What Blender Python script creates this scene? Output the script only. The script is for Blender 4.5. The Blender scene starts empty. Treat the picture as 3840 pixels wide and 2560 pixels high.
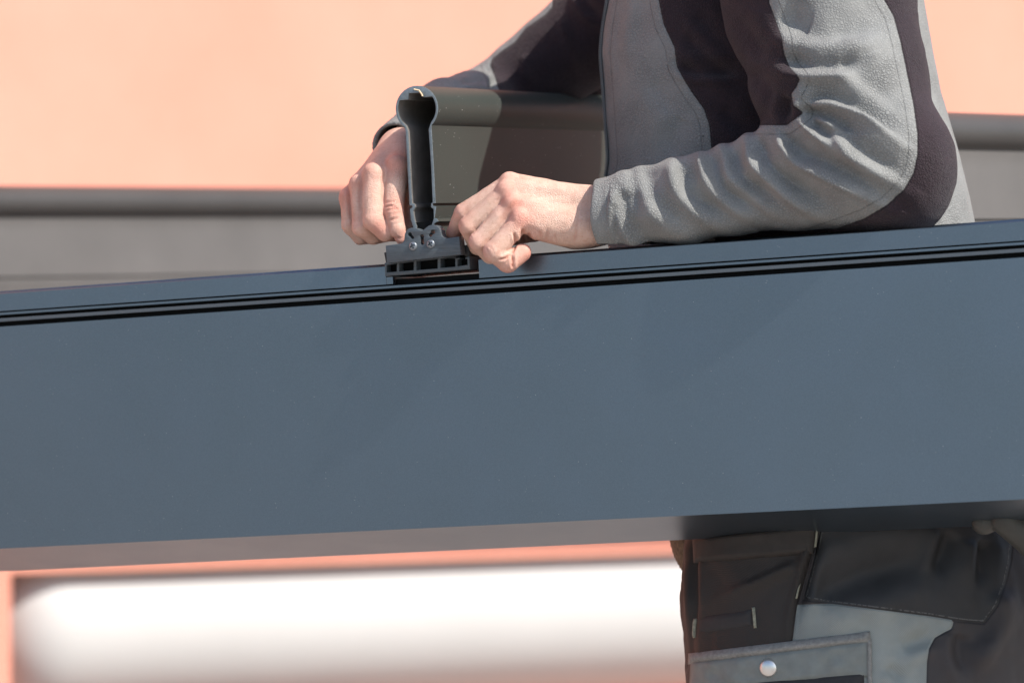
import bpy, bmesh, math, random
import numpy as np
from mathutils import Matrix, Vector

sc = bpy.context.scene
rng = np.random.default_rng(7)
random.seed(7)

# ------------------------------------------------------------------ camera, sky, sun, exposure
S = 0.00025                 # one working unit = 0.25 mm
F = 17067.0                 # distance of the focus plane in working units
CAMZ = 1.15
cam_d = bpy.data.cameras.new('camera')
cam = bpy.data.objects.new('camera', cam_d)
sc.collection.objects.link(cam)
cam.location = (0, 0, CAMZ)
cam.rotation_euler = (math.radians(90), 0, 0)
cam_d.lens = 160.0
cam_d.sensor_width = 36.0
cam_d.clip_start = 0.05
cam_d.clip_end = 500
cam_d.dof.use_dof = True
cam_d.dof.focus_distance = F * S - 0.005
cam_d.dof.aperture_fstop = 5.0
sc.camera = cam

SUN = Vector((0.852 * 0.68, -0.524 * 0.68, 0.733)).normalized()
world = bpy.data.worlds.new('World')
sc.world = world
world.use_nodes = True
wn = world.node_tree
sky = wn.nodes.new('ShaderNodeTexSky')
sky.sky_type = 'NISHITA'
sky.sun_disc = False
sky.sun_elevation = math.asin(SUN.z)
sky.sun_rotation = math.atan2(SUN.x, SUN.y)
sky.air_density = 1.0
sky.dust_density = 1.5
bg = wn.nodes['Background']
bg.inputs['Strength'].default_value = 0.148
wn.links.new(sky.outputs[0], bg.inputs[0])

sl = bpy.data.lights.new('sun', 'SUN')
sl.energy = 4.4
sl.angle = math.radians(0.6)
sl.color = (1.0, 0.95, 0.88)
so = bpy.data.objects.new('sun', sl)
sc.collection.objects.link(so)
so.rotation_euler = SUN.to_track_quat('Z', 'Y').to_euler()
so.location = SUN * 20

sc.view_settings.view_transform = 'Standard'
sc.view_settings.look = 'None'
sc.view_settings.exposure = 0.70
sc.view_settings.gamma = 1.0
sc.view_settings.use_curve_mapping = False
sc.cycles.max_bounces = 6
sc.cycles.diffuse_bounces = 4

# ------------------------------------------------------------------ helpers
f32 = np.float32

def P(px, py, w=0.0):
    """photo position (3840 px wide) at depth w behind the focus plane -> working units"""
    k = (F + w) / F
    return np.array([(px - 1920) * k, w, (1280 - py) * k])

def to_px(v):
    k = F / (F + v[:, 1])
    return np.stack([1920 + v[:, 0] * k, 1280 - v[:, 2] * k], 1)

OFF = np.array([0, F * S, CAMZ])
def W(v):
    return np.asarray(v, float) * S + OFF

def tag(o, label=None, cat=None, group=None, kind=None):
    if label: o['label'] = label
    if cat: o['category'] = cat
    if group: o['group'] = group
    if kind: o['kind'] = kind
    return o

def mesh_np(name, verts, faces, mat, parent=None, smooth=True, base=None, attrs=None):
    """verts in WORLD metres, faces (n,3|4) array or list of tuples"""
    base = np.zeros(3) if base is None else np.asarray(base, float)
    if parent is not None:
        p, base = parent, np.zeros(3)
        while p is not None:
            base = base + np.array(p.location); p = p.parent
    v = np.asarray(verts, float) - base
    me = bpy.data.meshes.new(name)
    if isinstance(faces, np.ndarray):
        n, k = faces.shape
        me.vertices.add(len(v)); me.vertices.foreach_set('co', v.astype(f32).ravel())
        me.loops.add(n * k); me.loops.foreach_set('vertex_index', faces.astype(np.int32).ravel())
        me.polygons.add(n); me.polygons.foreach_set('loop_start', np.arange(0, n * k, k, dtype=np.int32))
        me.polygons.foreach_set('loop_total', np.full(n, k, np.int32))
    else:
        me.from_pydata([tuple(x) for x in v], [], faces)
    me.update(calc_edges=True)
    me.polygons.foreach_set('use_smooth', np.full(len(me.polygons), smooth, bool))
    for an, av in (attrs or {}).items():
        a = me.attributes.new(an, 'FLOAT', 'POINT')
        a.data.foreach_set('value', np.asarray(av, f32))
    if mat: me.materials.append(mat)
    me.validate()
    o = bpy.data.objects.new(name, me)
    sc.collection.objects.link(o)
    if parent is not None: o.parent = parent
    else: o.location = base
    return o

def empty(name, loc, label, cat, group=None):
    o = bpy.data.objects.new(name, None)
    sc.collection.objects.link(o)
    o.location = loc
    return tag(o, label, cat, group)

def fix_normals(o):
    bm = bmesh.new(); bm.from_mesh(o.data)
    bmesh.ops.recalc_face_normals(bm, faces=bm.faces)
    bm.to_mesh(o.data); bm.free()

def smooth_by_angle(o, deg=35):
    bm = bmesh.new(); bm.from_mesh(o.data)
    bmesh.ops.recalc_face_normals(bm, faces=bm.faces)
    for f in bm.faces: f.smooth = True
    for e in bm.edges:
        e.smooth = not (len(e.link_faces) == 2 and e.calc_face_angle(0) > math.radians(deg)) and len(e.link_faces) == 2
    bm.to_mesh(o.data); bm.free()

# --- numpy value noise
_perm = rng.random((64, 64, 64)).astype(f32)
def vnoise(p):
    i = np.floor(p).astype(np.int64); f = (p - i).astype(f32)
    f = f * f * (3 - 2 * f)
    i0 = i & 63; i1 = (i + 1) & 63
    r = 0
    for dx in (0, 1):
        wx = f[:, 0] if dx else 1 - f[:, 0]; ix = i1[:, 0] if dx else i0[:, 0]
        for dy in (0, 1):
            wy = f[:, 1] if dy else 1 - f[:, 1]; iy = i1[:, 1] if dy else i0[:, 1]
            for dz in (0, 1):
                wz = f[:, 2] if dz else 1 - f[:, 2]; iz = i1[:, 2] if dz else i0[:, 2]
                r = r + wx * wy * wz * _perm[ix, iy, iz]
    return r * 2 - 1

# --- signed distance primitives (working units)
def cone(p, a, b, ra, rb):
    a = np.asarray(a, f32); b = np.asarray(b, f32)
    ab = b - a; L2 = float(ab @ ab) + 1e-6
    t = np.clip(((p - a) @ ab) / L2, 0, 1)
    q = p - a - t[:, None] * ab
    return np.sqrt((q * q).sum(1)) - (ra + (rb - ra) * t)

def ell(p, c, r, rot=None):
    q = p - np.asarray(c, f32)
    if rot is not None: q = q @ np.asarray(rot, f32)
    r = np.asarray(r, f32)
    k0 = np.sqrt(((q / r) ** 2).sum(1)); k1 = np.sqrt(((q / (r * r)) ** 2).sum(1)) + 1e-9
    return np.where(k0 < 0.3, (k0 - 1) * r.min(), k0 * (k0 - 1) / k1)

def smin(a, b, k):
    h = np.clip(0.5 + 0.5 * (b - a) / k, 0, 1)
    return b + (a - b) * h - k * h * (1 - h)

def smax(a, b, k):
    return -smin(-a, -b, k)

def chain(p, pts, rad, k=0.0):
    d = None
    for i in range(len(pts) - 1):
        c = cone(p, pts[i], pts[i + 1], rad[i], rad[i + 1])
        d = c if d is None else (smin(d, c, k) if k else np.minimum(d, c))
    return d

def surface_net(fn, lo, hi, h, thr=9.0):
    lo = np.asarray(lo, float); hi = np.asarray(hi, float)
    nc = np.ceil((hi - lo) / (4 * h)).astype(int) + 1
    gx, gy, gz = np.meshgrid(*[lo[i] + 4 * h * np.arange(nc[i]) for i in range(3)], indexing='ij')
    pc = np.stack([gx, gy, gz], -1).reshape(-1, 3).astype(f32)
    Dc = np.concatenate([fn(pc[i:i + 400000]) for i in range(0, len(pc), 400000)]).reshape(nc)
    Fd = np.repeat(np.repeat(np.repeat(Dc, 4, 0), 4, 1), 4, 2).astype(f32)
    act = np.abs(Fd) < thr * h
    ii = np.argwhere(act)
    for s in range(0, len(ii), 400000):
        c = ii[s:s + 400000]
        Fd[c[:, 0], c[:, 1], c[:, 2]] = fn((lo + c * h).astype(f32))
    ins = Fd < 0
    n = np.array(Fd.shape) - 1
    cnt = np.zeros(n, np.int8)
    for a in (0, 1):
        for b in (0, 1):
            for c in (0, 1):
                cnt += ins[a:a + n[0], b:b + n[1], c:c + n[2]]
    cell = (cnt > 0) & (cnt < 8)
    ci = np.argwhere(cell)
    idx = np.full(n, -1, np.int64); idx[cell] = np.arange(len(ci))
    acc = np.zeros((len(ci), 3)); num = np.zeros(len(ci))
    for ax in range(3):
        o1, o2 = [x for x in range(3) if x != ax]
        for u in (0, 1):
            for v in (0, 1):
                a = ci.copy(); a[:, o1] += u; a[:, o2] += v
                b = a.copy(); b[:, ax] += 1
                fa = Fd[a[:, 0], a[:, 1], a[:, 2]]; fb = Fd[b[:, 0], b[:, 1], b[:, 2]]
                m = (fa < 0) != (fb < 0)
                t = np.where(m, fa / np.where(m, fa - fb, 1), 0)
                q = a.astype(float); q[:, ax] += t
                acc[m] += q[m]; num[m] += 1
    V = lo + h * acc / num[:, None]
    quads = []
    for ax in range(3):
        o1, o2 = (ax + 1) % 3, (ax + 2) % 3
        A = np.take(ins, range(0, n[ax]), ax); B = np.take(ins, range(1, n[ax] + 1), ax)
        e = np.argwhere(A != B)
        e = e[(e[:, o1] > 0) & (e[:, o2] > 0) & (e[:, o1] < n[o1]) & (e[:, o2] < n[o2])]
        inside_first = ins[e[:, 0], e[:, 1], e[:, 2]]
        def at(d1, d2):
            q = e.copy(); q[:, o1] += d1; q[:, o2] += d2
            return idx[q[:, 0], q[:, 1], q[:, 2]]
        qd = np.stack([at(-1, -1), at(0, -1), at(0, 0), at(-1, 0)], 1)
        qd[~inside_first] = qd[~inside_first][:, ::-1]
        quads.append(qd)
    Q = np.concatenate(quads)
    Q = Q[(Q >= 0).all(1)]
    return V, Q

def vnormals(V, Q):
    fn = np.cross(V[Q[:, 2]] - V[Q[:, 0]], V[Q[:, 3]] - V[Q[:, 1]])
    N = np.zeros_like(V)
    for k in range(4):
        for c in range(3):
            N[:, c] += np.bincount(Q[:, k], fn[:, c], len(V))
    return N / (np.linalg.norm(N, axis=1, keepdims=True) + 1e-9)

def relax(V, Q, it=2, lam=0.5):
    E = np.concatenate([Q[:, [0, 1]], Q[:, [1, 2]], Q[:, [2, 3]], Q[:, [3, 0]]])
    a, b = E[:, 0], E[:, 1]
    deg = np.bincount(a, minlength=len(V)) + np.bincount(b, minlength=len(V)) + 1e-9
    for _ in range(it):
        M = np.stack([np.bincount(a, V[b, c], len(V)) + np.bincount(b, V[a, c], len(V)) for c in range(3)], 1) / deg[:, None]
        V = V + lam * (M - V)
    return V

def seg_dist(q, pts):
    """2-D distance, side (cross) and arc parameter 0..1 of points q to polyline pts"""
    pts = np.asarray(pts, float)
    L = np.r_[0, np.cumsum(np.linalg.norm(np.diff(pts, axis=0), axis=1))]
    best = np.full(len(q), 1e9); side = np.zeros(len(q)); par = np.zeros(len(q))
    for i in range(len(pts) - 1):
        a, d = pts[i], pts[i + 1] - pts[i]
        l2 = d @ d
        t = np.clip(((q - a) @ d) / l2, 0, 1)
        o = q - a - t[:, None] * d
        dd = np.sqrt((o * o).sum(1))
        m = dd < best
        best = np.where(m, dd, best)
        side = np.where(m, d[0] * (q[:, 1] - a[1]) - d[1] * (q[:, 0] - a[0]), side)
        par = np.where(m, (L[i] + t * math.sqrt(l2)) / L[-1], par)
    return best, side, par

def spline(pts, n=6):
    pts = np.asarray(pts, float)
    if len(pts) < 3: return pts
    e = np.vstack([2 * pts[0] - pts[1], pts, 2 * pts[-1] - pts[-2]])
    out = []
    for i in range(1, len(e) - 2):
        p0, p1, p2, p3 = e[i - 1], e[i], e[i + 1], e[i + 2]
        for t in np.linspace(0, 1, n, endpoint=False):
            out.append(0.5 * ((2 * p1) + (-p0 + p2) * t + (2 * p0 - 5 * p1 + 4 * p2 - p3) * t * t + (-p0 + 3 * p1 - 3 * p2 + p3) * t ** 3))
    out.append(pts[-1])
    return np.array(out)

def poly_sd(q, poly):
    """signed distance to a closed 2-D polygon, negative inside"""
    poly = np.asarray(poly, float); n = len(poly)
    best = np.full(len(q), 1e18); s = np.ones(len(q))
    for i in range(n):
        a, b = poly[i], poly[(i + 1) % n]
        e = b - a; wv = q - a
        t = np.clip((wv @ e) / (e @ e), 0, 1)
        o = wv - t[:, None] * e
        best = np.minimum(best, (o * o).sum(1))
        c1 = q[:, 1] >= a[1]; c2 = q[:, 1] < b[1]; c3 = e[0] * wv[:, 1] > e[1] * wv[:, 0]
        s = np.where((c1 & c2 & c3) | (~c1 & ~c2 & ~c3), -s, s)
    return s * np.sqrt(best)

def folds(V, N, creases, back=False):
    """displace along the normals: each crease = (points in photo px, depth, steep width, soft width, rim)"""
    q = to_px(V)
    disp = np.zeros(len(V))
    face = np.clip((-N[:, 1] + 0.35) / 0.4, 0, 1)
    for pts, A, w1, w2, B in creases:
        sp = spline(pts)
        lo = sp.min(0) - 3.2 * max(w1, w2); hi = sp.max(0) + 3.2 * max(w1, w2)
        m = ((q > lo) & (q < hi)).all(1)
        if not m.any(): continue
        d, sd, t = seg_dist(q[m], sp)
        taper = np.clip(np.minimum(t / 0.15, (1 - t) / 0.45), 0, 1)
        taper = taper * taper * (3 - 2 * taper)
        taper = 0.15 + 0.85 * taper
        up = sd < 0
        v = np.where(up, -A * np.exp(-(d / w2) ** 2), -A * np.exp(-(d / w1) ** 2))
        v = v + np.where(up, B * 0.6 * np.exp(-((d - 2.1 * w2) / (0.9 * w2)) ** 2), B * np.exp(-((d - 2.0 * w1) / (1.1 * w1)) ** 2))
        disp[m] += v * taper
    return V + N * (disp * face)[:, None]

def raycast(fn, px, py, w0, w1, n=90):
    px = np.atleast_1d(np.asarray(px, float)); py = np.atleast_1d(np.asarray(py, float))
    w = np.full(len(px), float(w0))
    for _ in range(n):
        k = (F + w) / F
        p = np.stack([(px - 1920) * k, w, (1280 - py) * k], 1).astype(f32)
        d = fn(p)
        w = np.minimum(w + np.maximum(d, 0.0) * 0.7, w1)
    k = (F + w) / F
    return np.stack([(px - 1920) * k, w, (1280 - py) * k], 1)

def grad(fn, p, e=3.0):
    g = np.zeros((len(p), 3))
    for c in range(3):
        o = np.zeros(3); o[c] = e
        g[:, c] = fn((p + o).astype(f32)) - fn((p - o).astype(f32))
    return g / (np.linalg.norm(g, axis=1, keepdims=True) + 1e-9)

def patch(name, fn, corners, nx, ny, w0, w1, off, thick, mat, parent, wob=0.0, soft=None):
    """cloth piece sewn on a body: bilinear patch of photo positions laid on the surface fn"""
    tl, tr, br, bl = [np.asarray(c, float) for c in corners]
    u, v = np.meshgrid(np.linspace(0, 1, nx), np.linspace(0, 1, ny))
    u, v = u.ravel()[:, None], v.ravel()[:, None]
    q = (tl * (1 - u) + tr * u) * (1 - v) + (bl * (1 - u) + br * u) * v
    H = raycast(fn, q[:, 0], q[:, 1], w0, w1)
    N = grad(fn, H)
    H = relax_grid(H, nx, ny, 3); N = relax_grid(N, nx, ny, 3)
    edge = np.minimum(np.minimum(u, 1 - u) * nx, np.minimum(v, 1 - v) * ny)[:, 0]
    puff = off * np.clip(edge / 2.0, 0.25, 1)
    if wob: puff = puff + wob * vnoise(H / 45.0) * np.clip(edge / 3, 0, 1)
    top = H + N * puff[:, None]
    bot = H - N * thick
    V = np.vstack([top, bot]); n = nx * ny
    Q = []
    for j in range(ny - 1):
        for i in range(nx - 1):
            a = j * nx + i
            Q.append((a, a + nx, a + nx + 1, a + 1)); Q.append((n + a, n + a + 1, n + a + nx + 1, n + a + nx))
    ring = [i for i in range(nx)] + [j * nx + nx - 1 for j in range(1, ny)] + [(ny - 1) * nx + i for i in range(nx - 2, -1, -1)] + [j * nx for j in range(ny - 2, 0, -1)]
    for a, b in zip(ring, ring[1:] + ring[:1]): Q.append((a, b, n + b, n + a))
    o = mesh_np(name, W(V), np.array(Q), mat, parent)
    fix_normals(o)
    return o

def relax_grid(H, nx, ny, it):
    G = H.reshape(ny, nx, 3).copy()
    for _ in range(it):
        M = G.copy()
        M[1:-1] = (G[:-2] + 2 * G[1:-1] + G[2:]) / 4
        G = M.copy()
        M[:, 1:-1] = (G[:, :-2] + 2 * G[:, 1:-1] + G[:, 2:]) / 4
        G = M
    return G.reshape(-1, 3)

def tube_mesh(pts, r, n=8):
    pts = np.asarray(pts, float); V = []; Q = []
    T = np.gradient(pts, axis=0); T /= np.linalg.norm(T, axis=1, keepdims=True) + 1e-9
    rr = np.broadcast_to(np.asarray(r, float), (len(pts),))
    up = np.array([0.1, -1.0, 0.2])
    for p, t, ri in zip(pts, T, rr):
        a = np.cross(t, up); a /= np.linalg.norm(a) + 1e-9
        b = np.cross(t, a)
        for k in range(n):
            an = 2 * math.pi * k / n
            V.append(p + ri * (math.cos(an) * a + math.sin(an) * b))
    for i in range(len(pts) - 1):
        for k in range(n):
            Q.append((i * n + k, i * n + (k + 1) % n, (i + 1) * n + (k + 1) % n, (i + 1) * n + k))
    Q.append(tuple(range(n)))
    Q.append(tuple(range((len(pts) - 1) * n, len(pts) * n))[::-1])
    return np.array(V), Q

def box_uv(lo, hi):
    x0, y0, z0 = lo; x1, y1, z1 = hi
    V = np.array([(x0, y0, z0), (x1, y0, z0), (x1, y1, z0), (x0, y1, z0), (x0, y0, z1), (x1, y0, z1), (x1, y1, z1), (x0, y1, z1)], float)
    Fc = [(0, 3, 2, 1), (4, 5, 6, 7), (0, 1, 5, 4), (1, 2, 6, 5), (2, 3, 7, 6), (3, 0, 4, 7)]
    return V, Fc

def extrude2d(name, loops, depth, frame, mat, parent=None, bevel=0.0, base=None, res=1):
    """2-D outline with holes extruded along the third axis of frame (origin, e1, e2, e3) from 0 to depth (units)"""
    cu = bpy.data.curves.new(name, 'CURVE')
    cu.dimensions = '2D'; cu.fill_mode = 'BOTH'
    cu.extrude = max(0.0, abs(depth) / 2 - bevel); cu.bevel_depth = bevel; cu.bevel_resolution = res; cu.offset = -bevel
    for lp in loops:
        s = cu.splines.new('POLY'); s.points.add(len(lp) - 1)
        for pt, (x, y) in zip(s.points, lp): pt.co = (x, y, 0, 1)
        s.use_cyclic_u = True
    tmp = bpy.data.objects.new('tmp', cu)
    me = bpy.data.meshes.new_from_object(tmp)
    bpy.data.objects.remove(tmp)
    v = np.zeros(len(me.vertices) * 3, f32); me.vertices.foreach_get('co', v); v = v.reshape(-1, 3).astype(float)
    v[:, 2] += depth / 2
    O, e1, e2, e3 = frame
    V = O + v[:, :1] * e1 + v[:, 1:2] * e2 + v[:, 2:] * e3
    faces = [tuple(p.vertices) for p in me.polygons]
    bpy.data.meshes.remove(me)
    o = mesh_np(name, W(V), faces, mat, parent, smooth=False, base=base)
    bm = bmesh.new(); bm.from_mesh(o.data)
    bmesh.ops.remove_doubles(bm, verts=bm.verts, dist=1e-6)
    bm.to_mesh(o.data); bm.free()
    smooth_by_angle(o, 30)
    return o

def unit(v):
    v = np.asarray(v, float); return v / np.linalg.norm(v)

# ------------------------------------------------------------------ materials
def new_mat(name):
    m = bpy.data.materials.new(name); m.use_nodes = True
    nt = m.node_tree; b = nt.nodes['Principled BSDF']
    return m, nt, b

def node(nt, t, **kw):
    n = nt.nodes.new(t)
    for k, v in kw.items():
        if k in n.inputs: n.inputs[k].default_value = v
        else: setattr(n, k, v)
    return n

def mixc(nt, fac, a, b, blend='MIX'):
    n = nt.nodes.new('ShaderNodeMix'); n.data_type = 'RGBA'; n.blend_type = blend
    for i, x in ((0, fac), (6, a), (7, b)):
        if hasattr(x, 'links'): nt.links.new(x, n.inputs[i])
        elif i == 0: n.inputs[0].default_value = x
        else: n.inputs[i].default_value = (*x, 1)
    return n.outputs[2]

def mrange(nt, src, a, b, c=0.0, d=1.0):
    n = nt.nodes.new('ShaderNodeMapRange')
    n.inputs[1].default_value, n.inputs[2].default_value, n.inputs[3].default_value, n.inputs[4].default_value = a, b, c, d
    nt.links.new(src, n.inputs[0]); return n.outputs[0]

def math_n(nt, op, a, b=0.0):
    n = nt.nodes.new('ShaderNodeMath'); n.operation = op
    for i, x in ((0, a), (1, b)):
        if hasattr(x, 'links'): nt.links.new(x, n.inputs[i])
        else: n.inputs[i].default_value = x
    return n.outputs[0]

def noise_n(nt, scale, detail=3, rough=0.5, vec=None, dist=0.0):
    n = nt.nodes.new('ShaderNodeTexNoise')
    n.inputs['Scale'].default_value = scale; n.inputs['Detail'].default_value = detail
    n.inputs['Roughness'].default_value = rough; n.inputs['Distortion'].default_value = dist
    if vec is not None: nt.links.new(vec, n.inputs['Vector'])
    return n.outputs[0]

def coords(nt):
    g = nt.nodes.new('ShaderNodeNewGeometry'); return g.outputs['Position']

def bump(nt, b, h, strength, dist, prev=None):
    n = nt.nodes.new('ShaderNodeBump'); n.inputs['Strength'].default_value = strength; n.inputs['Distance'].default_value = dist
    nt.links.new(h, n.inputs['Height'])
    if prev is not None: nt.links.new(prev, n.inputs['Normal'])
    nt.links.new(n.outputs[0], b.inputs['Normal']); return n.outputs[0]

def powder(name, col, rough=0.42, fleck=0.35, spec=0.5, grime=0.12, metal=0.0):
    m, nt, b = new_mat(name); p = coords(nt)
    big = noise_n(nt, 6, 4, 0.6, p)
    c = mixc(nt, mrange(nt, big, 0.3, 0.7), tuple(x * (1 - grime) for x in col), tuple(x * (1 + grime) for x in col))
    fine = noise_n(nt, 900, 2, 0.6, p)
    c = mixc(nt, mrange(nt, fine, 0.35, 0.65, 0.0, 0.35), c, tuple(x * 1.35 for x in col))
    v = nt.nodes.new('ShaderNodeTexVoronoi'); v.inputs['Scale'].default_value = 200; nt.links.new(p, v.inputs['Vector'])
    sp = math_n(nt, 'MULTIPLY', mrange(nt, v.outputs['Distance'], 0.10, 0.04), mrange(nt, noise_n(nt, 70, 2, .5, p), 0.52, 0.66))
    c = mixc(nt, math_n(nt, 'MULTIPLY', sp, fleck), c, (0.55, 0.56, 0.54))
    nt.links.new(c, b.inputs['Base Color'])
    nt.links.new(mrange(nt, noise_n(nt, 12, 4, 0.6, p), 0.3, 0.7, rough - 0.02, rough + 0.03), b.inputs['Roughness'])
    b.inputs['Specular IOR Level'].default_value = spec; b.inputs['Metallic'].default_value = metal
    bump(nt, b, fine, 0.12, 0.0003)
    return m

def plain(name, col, rough=0.6, metal=0.0, nscale=40, var=0.15, bs=0.0, spec=0.5):
    m, nt, b = new_mat(name); p = coords(nt)
    n = noise_n(nt, nscale, 4, 0.6, p)
    nt.links.new(mixc(nt, mrange(nt, n, 0.3, 0.7), tuple(x * (1 - var) for x in col), tuple(x * (1 + var) for x in col)), b.inputs['Base Color'])
    b.inputs['Roughness'].default_value = rough; b.inputs['Metallic'].default_value = metal
    b.inputs['Specular IOR Level'].default_value = spec
    if bs: bump(nt, b, n, bs, 0.001)
    return m

def attr(nt, name):
    a = nt.nodes.new('ShaderNodeAttribute'); a.attribute_name = name; return a.outputs['Fac']

def fleece(name, grey, plum):
    """two-tone fleece: attribute 'panel' = signed distance (units) to the seam, negative on the plum side"""
    m, nt, b = new_mat(name); p = coords(nt)
    pan = attr(nt, 'panel')
    wob = math_n(nt, 'MULTIPLY', math_n(nt, 'SUBTRACT', noise_n(nt, 500, 2, .5, p), 0.5), 5.0)
    pan = math_n(nt, 'ADD', pan, wob)
    big = noise_n(nt, 9, 4, 0.6, p)
    g = mixc(nt, mrange(nt, big, 0.3, 0.7), tuple(x * 0.9 for x in grey), tuple(x * 1.08 for x in grey))
    q = mixc(nt, mrange(nt, big, 0.3, 0.7), tuple(x * 0.85 for x in plum), tuple(x * 1.15 for x in plum))
    c = mixc(nt, mrange(nt, pan, -1.5, 1.5), q, g)
    # squiggly pile
    wp = nt.nodes.new('ShaderNodeVectorMath'); wp.operation = 'MULTIPLY_ADD'
    nz = nt.nodes.new('ShaderNodeTexNoise'); nz.inputs['Scale'].default_value = 260; nz.inputs['Detail'].default_value = 2
    nt.links.new(p, nz.inputs['Vector'])
    nt.links.new(nz.outputs['Color'], wp.inputs[0]); wp.inputs[1].default_value = (0.0035,) * 3; nt.links.new(p, wp.inputs[2])
    vo = nt.nodes.new('ShaderNodeTexVoronoi'); vo.feature = 'DISTANCE_TO_EDGE'; vo.inputs['Scale'].default_value = 400
    nt.links.new(wp.outputs[0], vo.inputs['Vector'])
    pile = mrange(nt, vo.outputs['Distance'], 0.0, 0.28)
    fine = noise_n(nt, 900, 3, 0.7, p)
    patchy = mrange(nt, noise_n(nt, 30, 3, 0.6, p), 0.35, 0.65, 0.35, 1.0)
    dark = mrange(nt, pile, 0.0, 0.6, 0.72, 1.08)
    dm = nt.nodes.new('ShaderNodeMix'); dm.data_type = 'RGBA'; dm.blend_type = 'MULTIPLY'
    nt.links.new(patchy, dm.inputs[0]); nt.links.new(c, dm.inputs[6]); nt.links.new(dark, dm.inputs[7])
    # lint specks
    v2 = nt.nodes.new('ShaderNodeTexVoronoi'); v2.inputs['Scale'].default_value = 55; nt.links.new(p, v2.inputs['Vector'])
    lint = math_n(nt, 'MULTIPLY', mrange(nt, v2.outputs['Distance'], 0.085, 0.05), mrange(nt, noise_n(nt, 25, 1, .5, p), 0.58, 0.62))
    c = mixc(nt, math_n(nt, 'MULTIPLY', lint, 0.7), dm.outputs[2], (0.05, 0.045, 0.04))
    # stitched hem line a little inside the grey panel
    st = math_n(nt, 'ABSOLUTE', math_n(nt, 'SUBTRACT', attr(nt, 'panel'), 34.0))
    stm = mrange(nt, st, 3.0, 1.0)
    c = mixc(nt, math_n(nt, 'MULTIPLY', stm, 0.25), c, (0.05, 0.05, 0.05))
    seam = mrange(nt, math_n(nt, 'ABSOLUTE', math_n(nt, 'ADD', pan, 2.0)), 4.5, 1.5)
    c = mixc(nt, math_n(nt, 'MULTIPLY', seam, 0.6), c, (0.016, 0.013, 0.014))
    nt.links.new(c, b.inputs['Base Color'])
    b.inputs['Roughness'].default_value = 0.95
    b.inputs['Specular IOR Level'].default_value = 0.1
    b.inputs['Sheen Weight'].default_value = 0.08
    b.inputs['Sheen Roughness'].default_value = 0.5
    edge = mrange(nt, math_n(nt, 'ABSOLUTE', pan), 0.0, 8.0)
    hh = math_n(nt, 'MULTIPLY', math_n(nt, 'ADD', pile, math_n(nt, 'MULTIPLY', fine, 0.5)), patchy)
    n1 = bump(nt, b, hh, 0.75, 0.0011)
    ed = math_n(nt, 'SUBTRACT', math_n(nt, 'MULTIPLY', edge, 1.0), math_n(nt, 'MULTIPLY', stm, 0.8))
    bump(nt, b, ed, 0.7, 0.0012, n1)
    return m

def skin_mat():
    m, nt, b = new_mat('skin'); p = coords(nt)
    red = attr(nt, 'red')
    n1 = noise_n(nt, 55, 4, 0.6, p); n2 = noise_n(nt, 420, 3, 0.65, p)
    c = mixc(nt, mrange(nt, n1, 0.3, 0.7), (0.54, 0.345, 0.262), (0.67, 0.455, 0.36))
    c = mixc(nt, math_n(nt, 'MULTIPLY', red, 0.75), c, (0.60, 0.22, 0.17))
    c = mixc(nt, mrange(nt, noise_n(nt, 140, 4, 0.65, p), 0.48, 0.72, 0, 0.35), c, (0.52, 0.235, 0.17))
    c = mixc(nt, mrange(nt, n2, 0.5, 0.72, 0, 0.35), c, (0.44, 0.21, 0.15))
    v = nt.nodes.new('ShaderNodeTexVoronoi'); v.inputs['Scale'].default_value = 95; nt.links.new(p, v.inputs['Vector'])
    fr = math_n(nt, 'MULTIPLY', mrange(nt, v.outputs['Distance'], 0.07, 0.03), mrange(nt, noise_n(nt, 40, 1, .5, p), 0.5, 0.6))
    c = mixc(nt, math_n(nt, 'MULTIPLY', fr, 0.4), c, (0.33, 0.13, 0.08))
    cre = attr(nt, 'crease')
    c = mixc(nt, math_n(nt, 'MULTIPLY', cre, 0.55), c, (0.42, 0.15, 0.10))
    nt.links.new(c, b.inputs['Base Color'])
    nt.links.new(mrange(nt, n2, 0.3, 0.7, 0.42, 0.58), b.inputs['Roughness'])
    b.inputs['Specular IOR Level'].default_value = 0.4
    b.inputs['Subsurface Weight'].default_value = 0.07
    b.inputs['Subsurface Radius'].default_value = (1.0, 0.35, 0.2)
    b.inputs['Subsurface Scale'].default_value = 0.006
    # fine criss-cross skin lines
    vo = nt.nodes.new('ShaderNodeTexVoronoi'); vo.feature = 'DISTANCE_TO_EDGE'; vo.inputs['Scale'].default_value = 620
    nt.links.new(p, vo.inputs['Vector'])
    h = math_n(nt, 'ADD', mrange(nt, vo.outputs['Distance'], 0.0, 0.2), math_n(nt, 'MULTIPLY', n2, 1.4))
    bump(nt, b, h, 0.6, 0.0008)
    return m

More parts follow.
